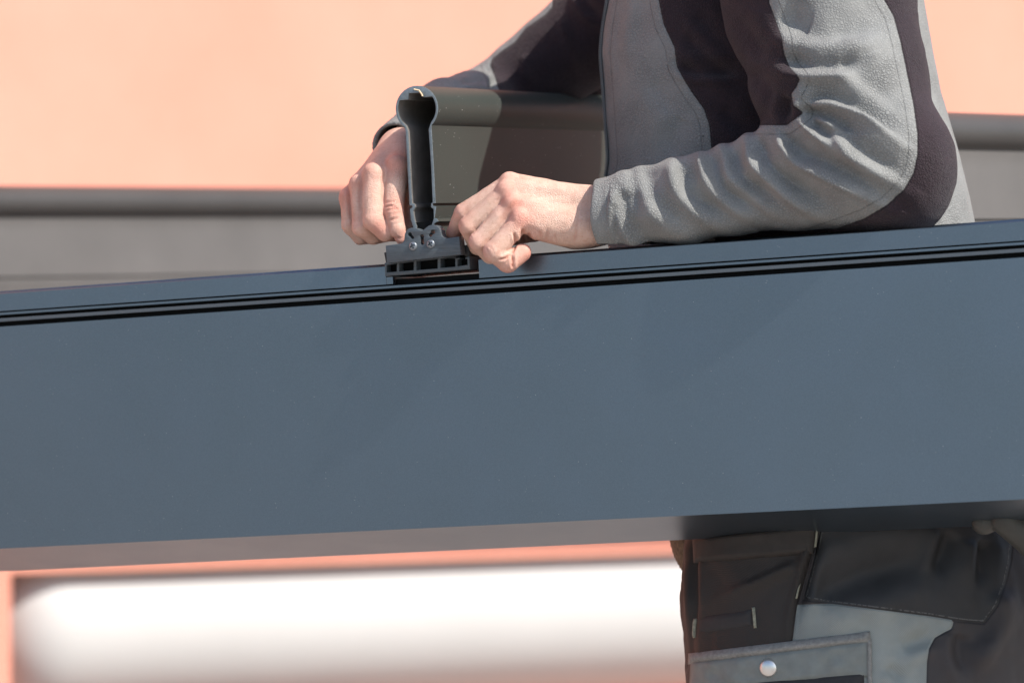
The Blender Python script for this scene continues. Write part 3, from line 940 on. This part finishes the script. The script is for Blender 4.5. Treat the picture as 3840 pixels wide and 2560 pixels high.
near_rd = [(c + np.array([0, -30, 10]), 48, s) for c, s in ((nI[0], .55), (nM[0], .8), (nR[0], .9), (nP[0], 1.0))] + [(c + np.array([-20, -10, 0]), 42, .5) for c in (nI[1], nM[1], nR[1], nP[1])] + [(P(1990, 960, -60), 75, 1.0), (P(1906, 1010, -80), 60, .7), (P(2000, 880, -90), 50, .45), (nI[2], 60, .9)]
nh = hand_mesh(near_hand, P(1620, 1080, -200) + np.array([0, 0, -20]), P(2460, 560, 330), 4.0, near_cr, near_rd)
far_cr = [([zf(750, 1035), zf(820, 1010), zf(900, 1020)], 4.5, 4), ([zf(770, 1075), zf(840, 1045), zf(930, 1050)], 4, 4), ([zf(800, 1180), zf(870, 1165), zf(930, 1150)], 4, 4), ([zf(760, 980), zf(830, 960), zf(890, 965)], 2.5, 4),
          ([zf(850, 1400), zf(900, 1385), zf(960, 1390)], 3, 4), ([zf(740, 600), zf(735, 800), zf(745, 1000)], 4, 6), ([zf(480, 640), zf(465, 900), zf(470, 1100)], 4, 6), ([zf(330, 760), zf(350, 1000), zf(370, 1200)], 4, 6)]
far_rd = [(c + np.array([-10, -25, 10]), 55, s) for c, s in ((fI[0], 1.0), (fM[0], .5), (fR[0], .5), (fP[0], .9))] + [(fI[1], 60, .9), (fM[1] + np.array([20, -20, -30]), 55, .85), (fR[1], 50, .4), (fI[3], 45, .8)]
fh = hand_mesh(far_hand, P(1200, 980, 60), P(1720, 420, 930), 4.6, far_cr, far_rd)

# hidden rest of the body: arms, trunk, neck and head (coarser)
shN, elN, wrN = P(2990, -330, 60), P(3270, 600, -330), P(2230, 810, -40)
shF, elF = P(2600, -230, 1250), P(1850, 400, 1660)
headC = P(2440, -1010, 520)
def rest_body(p):
    d = chain(p, [shN, elN, P(2460, 795, -90)], [190, 150, 78], 20)
    d = smin(d, chain(p, [P(2780, -320, 1250), P(2240, 115, 1700), P(1870, 390, 1680), P(1680, 440, 1050), P(1560, 510, 680)], [150, 130, 105, 88, 78], 20), 30)
    d = smin(d, chain(p, [P(2760, -300, 560), P(2900, 600, 560), P(3050, 1900, 420)], [360, 380, 420], 60), 80)
    d = smin(d, chain(p, [shN, P(2760, -380, 560), shF], [180, 220, 180], 60), 100)
    d = smin(d, cone(p, P(2700, -400, 540), P(2540, -820, 530), 240, 215), 60)
    h = ell(p, headC + np.array([60, 0, 90]), (370, 300, 370))
    h = smin(h, ell(p, headC + np.array([-110, 0, -190]), (240, 215, 290)), 90)
    h = smin(h, cone(p, headC + np.array([-330, 0, 20]), headC + np.array([-400, 0, -120]), 36, 58), 40)
    h = smin(h, cone(p, headC + np.array([-320, -50, -240]), headC + np.array([-320, 50, -240]), 36, 36), 30)
    h = smax(h, -ell(p, headC + np.array([-350, -110, -10]), (60, 70, 45)), 30)
    h = smax(h, -ell(p, headC + np.array([-350, 110, -10]), (60, 70, 45)), 30)
    for s in (-1, 1):
        h = smin(h, ell(p, headC + np.array([80, 290 * s, -60]), (80, 34, 125)), 20)
    return smin(d, h, 60)
rb = surface_net(rest_body, (-450, -700, -900), (1900, 1950, 2900), 24)
Vb = np.vstack([nh[0], fh[0], rb[0]])
Qb = np.vstack([nh[1], fh[1] + len(nh[0]), rb[1] + len(nh[0]) + len(fh[0])])
crs = np.r_[nh[2], fh[2], np.zeros(len(rb[0]))]; rds = np.r_[nh[3], fh[3], np.full(len(rb[0]), .2)]
feet = np.array([P(3180, 0, 420)[0] * S, F * S + 420 * S, 0.0])
person = mesh_np('person', W(Vb), Qb, M_skin, None, base=feet, attrs={'crease': crs, 'red': rds})
tag(person, 'worker in grey and plum fleece jacket leaning a forearm on the beam', 'person')

# hair cap and eyes
def hair(p):
    h = ell(p, headC + np.array([80, 0, 120]), (385, 315, 375))
    return smax(h, (p @ unit([-0.8, 0, -0.6]).astype(f32)) - float((headC + np.array([-190, 0, -20])) @ unit([-0.8, 0, -0.6])), 30)
hv, hq = surface_net(hair, headC + np.array([-420, -400, -420]), headC + np.array([560, 400, 560]), 22)
mesh_np('hair', W(hv), hq, M_hair, person)

# jacket trunk ------------------------------------------------------
ty = np.array([-520, -400, -250, 0, 200, 350, 600, 830, 1300, 1900, 2050.])
tl = np.array([2560, 2470, 2330, 2276, 2250, 2258, 2275, 2268, 2330, 2540, 2560.])
tr = np.array([3000, 3200, 3400, 3462, 3500, 3530, 3602, 3652, 3700, 3770, 3790.])
def trunk(p):
    k = F / (F + p[:, 1])
    zz = -(p[:, 2] * 0.966) + 1280          # photo row at the trunk's depth
    l = np.interp(zz, ty, tl); r = np.interp(zz, ty, tr)
    cx = ((l + r) / 2 - 1920) * 1.0352; ax = (r - l) / 2 * 1.0352
    ay = np.minimum(ax * 0.84, np.interp(zz, [600, 1300], [560, 700]))
    x = (p[:, 0] - cx) / ax; y = (p[:, 1] - 600) / ay
    d = (np.sqrt(x * x + y * y) - 1) * np.minimum(ax, ay)
    return np.maximum(d, np.maximum(p[:, 2] - (1280 + 470) * 1.035, -p[:, 2] + (1280 - 1985) * 1.0)).astype(f32)
def jacket_fn(p):
    d = trunk(p)
    d = smin(d, cone(p, P(2640, -300, 820), P(2496, 420, 880), 250, 236), 60)
    d = smin(d, chain(p, [P(2990, -400, 130), P(2750, -430, 560), shF], [335, 270, 240], 60), 100)
    return d
def panel_trunk(q, V):
    side = [(2462, -300), (2470, 0), (2488, 90), (2530, 180), (2538, 250), (2565, 300), (2600, 355), (2640, 410), (2660, 470), (2668, 560), (2674, 640), (2690, 1100), (3380, 1100), (3380, -300)]
    zipx = np.interp(q[:, 1], [-400, 0, 100, 200, 350, 600, 660], [2300, 2279, 2262, 2252, 2264, 2281, 2272])
    far = (q[:, 0] - zipx - 2)
    far = np.where(V[:, 1] > 640, np.minimum(far, 400 - (V[:, 1] - 640)), far)
    return np.minimum(poly_sd(q, side), far)
tv, tq_ = surface_net(jacket_fn, (-20, -120, -760), (2000, 1560, 1900), 9.0)
tv = relax(tv, tq_, 2, 0.5)
tn = vnormals(tv, tq_)
jk = [([(2410, -20), (2400, 60), (2385, 160), (2390, 240)], 9, 22, 40, 4),
      ([(2330, -20), (2318, 120), (2305, 300)], 5, 16, 30, 3),
      ([(2560, 130), (2620, 190), (2700, 260), (2800, 330)], 18, 26, 34, 10),
      ([(2545, 245), (2600, 268), (2700, 272), (2800, 262)], 26, 16, 30, 14),
      ([(2600, 40), (2680, 140), (2780, 250)], 12, 24, 30, 8),
      ([(2560, 440), (2520, 520), (2490, 600)], 10, 35, 45, 5),
      ([(2440, 300), (2500, 380), (2560, 430)], 8, 35, 45, 5),
      ([(2700, 400), (2760, 470), (2860, 520)], 14, 24, 34, 8)]
tv = folds(tv, tn, jk)
tv = tv + tn * (3.5 * vnoise(tv / 170) + 2.0 * vnoise(tv / 70))[:, None]
jacket = mesh_np('jacket', W(tv), tq_, M_fleece, person, attrs={'panel': panel_trunk(to_px(tv), tv)})

# near sleeve -------------------------------------------------------
cuffd = unit(P(2232, 812, -45) - P(2420, 795, -75))
cuff0 = P(2234, 812, -45)
armP = [P(3000, -420, 80), P(3072, 0, -60), P(3148, 300, -210), P(3235, 560, -330)]
armR = [360, 352, 316, 285]
frP = [P(3268, 590, -340), P(3010, 640, -270), P(2770, 704, -190), P(2560, 752, -130), P(2400, 782, -85), P(2180, 815, -35)]
frR = [268, 214, 166, 158, 142, 128]
inn = [P(2460, 790, -90), P(2190, 815, -38)]
def sleeve_fn(p):
    d = chain(p, armP, armR, 60)
    e = chain(p, frP, frR, 40)
    e = smin(e, ell(p, P(3405, 640, -330), (170, 230, 200)), 110)
    e = smin(e, ell(p, P(3380, 745, -330), (130, 200, 125)), 80)
    d = smin(d, e, 46)
    # lobes of cloth that stand up along the forearm and in the crook
    for a, b, r, k in ((P(3030, 385, -440), P(3120, 372, -470), 64, 40), (P(3012, 500, -380), P(3050, 530, -440), 84, 34), (P(2905, 545, -330), P(2925, 620, -390), 82, 34), (P(2812, 588, -260), P(2830, 660, -320), 76, 34), (P(2715, 632, -215), P(2735, 700, -275), 70, 36), (P(2420, 700, -100), P(2430, 800, -180), 74, 40)):
        d = smin(d, cone(p, a, b, r, r), k)
    cut = (p - cuff0.astype(f32)) @ cuffd.astype(f32)
    cut = cut + 6 * np.sin(p[:, 2] / 40.0)
    d = smax(d, cut, 10)
    d = smax(d, -(cone(p, inn[0], inn[1], 100, 112)), 8)
    return smax(d, p[:, 2] - 1640, 10).astype(f32)
sv, sq = surface_net(sleeve_fn, (230, -700, 360), (1720, 560, 1660), 6.0)
sv = relax(sv, sq, 2, 0.5)
sn = vnormals(sv, sq)
cz = [([(2900, 60), (2947, 78), (3021, 112), (3102, 121), (3188, 112), (3274, 90), (3360, 70)], 30, 34, 62, 12),
      ([(2930, 205), (2965, 232), (3021, 243), (3102, 246), (3165, 236), (3230, 215)], 34, 20, 58, 16),
      ([(3130, 240), (3188, 256), (3245, 300), (3331, 360), (3400, 430)], 20, 30, 44, 8),
      ([(3005, 376), (3040, 368), (3090, 362), (3136, 370), (3205, 396), (3262, 422), (3325, 466), (3400, 530)], 40, 13, 46, 16),
      ([(2990, 428), (3044, 420), (3102, 436), (3159, 465), (3215, 490)], 36, 12, 32, 12),
      ([(3005, 436), (3030, 452), (3056, 476), (3102, 511), (3150, 560)], 34, 12, 28, 12),
      ([(3105, 462), (3171, 508), (3217, 560), (3303, 612), (3380, 655), (3420, 690)], 30, 20, 44, 14),
      ([(2938, 480), (2947, 512), (2960, 540), (2998, 582), (3067, 612), (3136, 645), (3274, 716), (3360, 770)], 38, 15, 48, 16),
      ([(2832, 480), (2844, 580), (2889, 643), (2958, 700), (3021, 740), (3100, 780), (3180, 820)], 40, 17, 52, 14),
      ([(2738, 515), (2750, 610), (2780, 670), (2840, 722), (2900, 765), (2990, 815)], 32, 18, 52, 10),
      ([(2655, 545), (2670, 640), (2698, 700), (2747, 744), (2814, 782), (2900, 825)], 32, 18, 58, 11),
      ([(2550, 590), (2561, 665), (2572, 705), (2614, 754), (2656, 783), (2720, 815), (2800, 850)], 30, 19, 56, 9),
      ([(2418, 600), (2445, 715), (2474, 760), (2516, 804), (2568, 840), (2640, 880)], 18, 22, 54, 6),
      ([(2366, 615), (2382, 717), (2392, 790), (2410, 830)], 13, 18, 36, 5),
      ([(2328, 700), (2344, 816), (2368, 861), (2410, 895), (2470, 925)], 26, 15, 44, 10),
      ([(2284, 690), (2275, 781), (2275, 833), (2288, 905)], 4, 3.5, 4.5, 2),
      ([(2306, 760), (2306, 850), (2330, 915)], 12, 10, 18, 5),
      ([(2945, 360), (2938, 410), (2950, 455)], 24, 14, 20, 8), ([(2800, 260), (2880, 340), (2930, 440)], 12, 22, 30, 6),
      ([(2760, 60), (2830, 160), (2900, 260)], 10, 26, 34, 5)]
cz = [(a_, b_ * 1.35, c_ * 1.1, d_ * 1.1, e_ * 1.4) for a_, b_, c_, d_, e_ in cz]
sv = folds(sv, sn, cz)
sv = relax(sv, sq, 3, 0.5)
sn = vnormals(sv, sq)
sv = sv + sn * (2.6 * vnoise(sv / 110) + 1.6 * vnoise(sv / 45))[:, None]
pq = to_px(sv)
pl_in = [(2560, -400), (2880, -400), (2885, 10), (2908, 75), (2932, 140), (2940, 200), (2960, 250), (2990, 285), (2999, 300), (2985, 330), (2968, 352), (2975, 395), (3014, 424), (2950, 470), (2560, 470)]
pl_out = [(3300, -400), (3315, 0), (3350, 60), (3375, 150), (3398, 260), (3425, 390), (3440, 500), (3440, 580), (3425, 650), (3390, 710), (3325, 770), (3240, 820), (3130, 860), (3000, 905), (3000, 1100), (3800, 1100), (3800, -400)]
panel_s = np.minimum(poly_sd(pq, pl_in), poly_sd(pq, pl_out))
mesh_np('sleeve', W(sv), sq, M_fleece, jacket, attrs={'panel': panel_s})

# far sleeve --------------------------------------------------------
fcd = unit(P(1455, 560, 440) - P(1560, 480, 700)); fc0 = P(1476, 552, 520)
def far_sleeve(p):
    d = chain(p, [P(2780, -320, 1250), P(2240, 115, 1700), P(1870, 390, 1680)], [240, 208, 178], 40)
    e = chain(p, [P(1850, 388, 1660), P(1680, 440, 1050), P(1440, 590, 380)], [150, 150, 96], 30)
    e = smin(e, ell(p, P(1745, 372, 1350), (95, 110, 92)), 40)
    d = smin(d, e, 50)
    d = smin(d, ell(p, P(2235, 250, 2150), (240, 180, 240)), 60)
    d = smax(d, (p - fc0.astype(f32)) @ fcd.astype(f32), 8)
    d = smax(d, -cone(p, P(1600, 480, 820), P(1440, 590, 380), 90, 88), 6)
    return d.astype(f32)
fv, fq = surface_net(far_sleeve, (-640, 300, 560), (1100, 2420, 2000), 9.0)
fv = relax(fv, fq, 2, 0.5); fnn = vnormals(fv, fq)
fz = [([(2170, -30), (2200, 30), (2270, 80)], 22, 14, 26, 8), ([(2100, 60), (2120, 140), (2140, 230), (2180, 300)], -12, 20, 22, 0), ([(1960, 200), (1975, 280), (2000, 340)], -12, 18, 22, 0), ([(1860, 290), (1850, 320), (1870, 350)], 16, 12, 20, 6),
      ([(1730, 305), (1790, 300), (1840, 320)], 14, 10, 14, 6), ([(1820, 250), (1840, 270), (1860, 280)], 10, 10, 12, 4), ([(1440, 520), (1490, 500), (1540, 490)], 7, 8, 10, 3)]
fv = folds(fv, fnn, fz)
fv = fv + fnn * (4 * vnoise(fv / 150) + 2 * vnoise(fv / 60))[:, None]
plF = [(2560, -300), (2200, -200), (2078, -40), (2070, 30), (2040, 60), (1972, 105), (1930, 160), (1885, 190), (1845, 222), (1838, 245), (1856, 290), (1875, 350), (2000, 700), (2600, 700)]
mesh_np('sleeve', W(fv), fq, M_fleece, jacket, attrs={'panel': poly_sd(to_px(fv), plF)})

# zipper along the front edge of the trunk
zy_ = np.linspace(-200, 668, 120)
zx_ = np.interp(zy_, [-400, 0, 100, 200, 350, 600, 660], [2300, 2279, 2262, 2252, 2264, 2281, 2272]) + 6
zp = raycast(jacket_fn, zx_, zy_, -300, 900)
zp = np.stack([np.convolve(np.pad(zp[:, c], 4, 'edge'), np.ones(9) / 9, 'valid') for c in range(3)], 1)
zp[:, 0] -= 6
vz, qz = tube_mesh(zp, 4.5, 8)
zipper = mesh_np('zipper', W(vz), qz, M_zip, jacket)
vt, qt = [], []
zlen = np.r_[0, np.cumsum(np.linalg.norm(np.diff(zp, axis=0), axis=1))]
for s in np.arange(2, zlen[-1] - 2, 8.5):
    c = np.array([np.interp(s, zlen, zp[:, k]) for k in range(3)]) + np.array([-4.5, -2.5, 0])
    vb, fb = box_uv(c - np.array([5, 5, 2.6]), c + np.array([5, 5, 2.6]))
    qt += [tuple(i + len(vt) * 1 for i in f_) for f_ in fb]; vt += list(vb)
tag(mesh_np('zip_teeth', W(np.array(vt)), qt, M_zip, jacket, smooth=False), kind='stuff')

# trousers ----------------------------------------------------------
py_ = np.array([1850, 2000, 2150, 2250, 2400, 2560, 2800, 3200.])
pl_ = np.array([2590, 2574, 2562, 2553, 2566, 2576, 2600, 2660.])
pr_ = np.array([3800, 3850, 3900, 3930, 3930, 3890, 3800, 3650.])
def hips(p):
    zz = -(p[:, 2] * 0.973) + 1280
    l = np.interp(zz, py_, pl_); r = np.interp(zz, py_, pr_)
    cx = ((l + r) / 2 - 1920) * 1.0275; ax = (r - l) / 2 * 1.0275
    ay = np.full_like(ax, 520)
    x = np.abs((p[:, 0] - cx) / ax); y = np.abs((p[:, 1] - 470) / ay)
    d = ((x ** 2.5 + y ** 2.5) ** 0.4 - 1) * np.minimum(ax, ay)
    return np.maximum(d, np.maximum(p[:, 2] + 560 * 1.03, -p[:, 2] - 1980)).astype(f32)
knN, anN = P(2960, 3700, 320), P(3180, 5450, 420)
knF, anF = P(3250, 3750, 800), P(3420, 5450, 780)
def pants_fn(p):
    d = hips(p)
    d = smin(d, chain(p, [P(3140, 2900, 300), knN, anN], [390, 290, 225], 40), 140)
    d = smin(d, chain(p, [P(3300, 2950, 720), knF, anF], [380, 290, 225], 40), 140)
    return d.astype(f32)
pv, pqd = surface_net(pants_fn, (500, -160, -4260), (2250, 1320, -560), 12.0)
pv = relax(pv, pqd, 2, 0.5); pn = vnormals(pv, pqd)
pz = [([(3068, 1990), (3052, 2060), (3030, 2130), (3010, 2210), (2985, 2300), (2972, 2400)], 24, 12, 22, 12),
      ([(2600, 2000), (2600, 2120), (2602, 2260), (2598, 2440)], 16, 9, 14, 8),
      ([(2995, 2105), (2930, 2132), (2840, 2175), (2690, 2235)], -13, 10, 28, 0),
      ([(3010, 2025), (2880, 2050), (2760, 2095)], -4, 14, 24, 0),
      ([(2640, 2080), (2640, 2200), (2650, 2320)], -7, 12, 18, 0),
      ([(3040, 2250), (3200, 2170), (3400, 2110), (3540, 2060)], 26, 60, 60, 16),
      ([(3560, 1990), (3530, 2080), (3500, 2180)], 22, 24, 40, 12), ([(3690, 2020), (3680, 2120), (3670, 2220)], 18, 22, 30, 10),
      ([(3610, 2370), (3600, 2450), (3640, 2560)], 20, 26, 40, 10), ([(3740, 2200), (3760, 2320), (3700, 2440), (3600, 2560)], -26, 40, 50, 0),
      ([(3380, 2430), (3460, 2400), (3520, 2380)], 14, 22, 34, 8), ([(3330, 2500), (3360, 2530), (3390, 2560)], 12, 16, 26, 6)]
pz = [(a_, b_ * 1.6, c_, d_, e_ * 1.5) for a_, b_, c_, d_, e_ in pz]
pv = folds(pv, pn, pz)
pv = pv + pn * (10 * vnoise(pv / 260) + 6 * vnoise(pv / np.array([60, 60, 130])) + 2.2 * vnoise(pv / 36))[:, None]
pp = to_px(pv)
brownP = [(2500, 1800), (3070, 1800), (3070, 1990), (3050, 2060), (3030, 2130), (3008, 2210), (2984, 2300), (2970, 2420), (2700, 2470), (2590, 2470), (2500, 2700)]
yokeP = [(3074, 1800), (3076, 1985), (3054, 2090), (3012, 2245), (3120, 2262), (3300, 2285), (3480, 2308), (3600, 2328), (3690, 2336), (3740, 2270), (3772, 2180), (3790, 2100), (3800, 1990), (3800, 1800)]
greyP = [(2990, 2266), (3120, 2262), (3300, 2285), (3480, 2308), (3562, 2318), (3576, 2332), (3568, 2356), (3540, 2370), (3505, 2390), (3484, 2430), (3476, 2480), (3474, 2560), (3470, 2900), (2600, 2900), (2600, 2470), (2970, 2420)]
trousers = mesh_np('trousers', W(pv), pqd, M_pants, person, attrs={'brown': poly_sd(pp, brownP), 'yoke': poly_sd(pp, yokeP), 'grey': poly_sd(pp, greyP)})
# sewn pieces
flap = patch('pocket_flap', hips, [(2592, 2478), (3258, 2394), (3262, 2534), (2588, 2586)], 60, 16, -300, 600, 16, 6, M_greycloth, trousers, 11)
patch('flap_binding', hips, [(2586, 2448), (3262, 2366), (3266, 2408), (2584, 2490)], 60, 6, -300, 600, 22, 6, M_binding, flap, 1.5)
patch('pocket_body', hips, [(2600, 2570), (3240, 2520), (3240, 2660), (2590, 2720)], 40, 10, -300, 600, 22, 8, M_black, trousers, 4)
patch('side_tape', hips, [(3248, 2396), (3268, 2394), (3272, 2640), (3254, 2640)], 4, 30, -300, 600, 21, 6, M_binding, flap, 1)
patch('pocket_hem', hips, [(2602, 2012), (3062, 1960), (3050, 2075), (2606, 2110)], 50, 14, -300, 600, 24, 8, plain('brown_hem_cloth', (0.019, 0.0155, 0.0135), 0.75, 0, 70, 0.25, 0.2), trousers, 4)
patch('pen_pocket', hips, [(2616, 2316), (2822, 2282), (2822, 2344), (2612, 2378)], 24, 10, -300, 600, 8, 6, M_black, trousers, 2)
for c in ([(2820, 2276), (2832, 2275), (2838, 2352), (2828, 2354)], [(2604, 2318), (2612, 2318), (2608, 2390), (2601, 2390)], [(2992, 2200), (3002, 2186), (2990, 2242), (2982, 2244)], [(3060, 1975), (3069, 1975), (3062, 2048), (3052, 2052)]):
    patch('bar_tack', hips, c, 4, 10, -300, 600, 15, 6, M_thread, trousers, 2)
cb = raycast(lambda p: hips(p) - 16, [2881], [2502], -300, 600); nb = grad(hips, cb)[0]; cb = cb[0]
e1 = unit(np.cross(UZ, nb)); e2 = np.cross(nb, e1); V = [cb + nb * 15]; Q = []
rows = [(8, 14.6), (16, 13.2), (24, 10.6), (30, 7), (33.5, 3), (34.5, -2), (34, -14)]
for r, z in rows:
    for k in range(36):
        t = 2 * math.pi * k / 36; V.append(cb + r * (math.cos(t) * e1 + math.sin(t) * e2) + z * nb)
for k in range(36): Q.append((0, 1 + k, 1 + (k + 1) % 36))
for i in range(len(rows) - 1):
    for k in range(36):
        a = 1 + i * 36 + k; b = 1 + i * 36 + (k + 1) % 36; Q.append((a, a + 36, b + 36, b))
o = mesh_np('snap_button', W(np.array(V)), Q, M_snap, flap); fix_normals(o)
# ribbed hem of the shirt that hangs over the trouser front
def shirt(p):
    q = p.copy()
    d = ell(p, P(2625, 1950, 700), (125, 150, 235))
    ang = np.arctan2(p[:, 1] - 700, p[:, 0] - P(2640, 1950, 700)[0])
    return (d + 2.5 * np.sin(ang * 40)).astype(f32)
hv, hq = surface_net(shirt, P(2400, 2350, 480), P(2860, 1700, 920), 7.0)
mesh_np('shirt_hem', W(hv), hq, M_knit, person)
# boots
for an in (anN, anF):
    g = np.array([an[0], an[1], -4600.0])
    def boot(p, g=g):
        d = cone(p, g + np.array([0, 0, 420]), g + np.array([0, 0, 200]), 190, 190)
        d = smin(d, cone(p, g + np.array([0, 0, 150]), g + np.array([-620, 0, 120]), 190, 165), 80)
        return smax(d, -(p[:, 2] + 4600), 10).astype(f32)
    bv, bq = surface_net(boot, g + np.array([-900, -300, -60]), g + np.array([300, 300, 700]), 24)
    mesh_np('boot', W(bv), bq, M_boot, person)

# ------------------------------------------------------------------ work glove gripping the underside of the beam at the right edge
gw = -470
gl = empty('work_glove', W(P(3900, 2020, -350)), 'grey rubber work glove gripping the underside of the beam at far right edge', 'glove')
def glove_fn(p):
    d = chain(p, [P(3900, 1880, -60), P(3800, 1905, -180), P(3690, 1958, -300)], [60, 52, 46], 8)
    d = smin(d, chain(p, [P(4010, 2090, -200), P(3880, 2030, -290), P(3765, 1950, -330)], [72, 66, 52], 8), 5)
    d = smin(d, chain(p, [P(4060, 2030, -60), P(3960, 1960, -160), P(3860, 1900, -240)], [66, 56, 48], 8), 5)
    d = smin(d, chain(p, [P(4060, 1960, 0), P(3960, 1880, -80), P(3880, 1840, -130)], [60, 50, 42], 8), 5)
    d = smin(d, chain(p, [P(4180, 2080, -150), P(4110, 2180, -260), P(4030, 2200, -330)], [70, 56, 46], 8), 12)
    d = smin(d, cone(p, P(4060, 2020, -60), P(4260, 2100, 40), 120, 110), 30)
    return smin(d, cone(p, P(4260, 2100, 40), P(4440, 2180, 120), 110, 130), 20).astype(f32)
gv_, gq_ = surface_net(glove_fn, P(3560, 2420, -520), P(4620, 1720, 330), 8.0)
mesh_np('glove_body', W(gv_), gq_, M_glove, gl)
def shade_sleeve(p):
    d = chain(p, [P(4330, 2120, 60), P(4250, 1560, -190), P(4420, 900, -120)], [150, 215, 240], 60)
    return smax(d, -(p - P(4330, 2120, 60).astype(f32)) @ unit(np.array([0.05, -0.2, 1.0])).astype(f32) - 20, 8).astype(f32)
gs, gsq = surface_net(shade_sleeve, P(3950, 2350, -520), P(4800, 600, 330), 16.0)
gs = relax(gs, gsq, 2); gs = gs + vnormals(gs, gsq) * (14 * vnoise(gs / 120))[:, None]
mesh_np('sleeve', W(gs), gsq, M_black, gl)  # added sleeve, out of view, that keeps the sun off the trousers
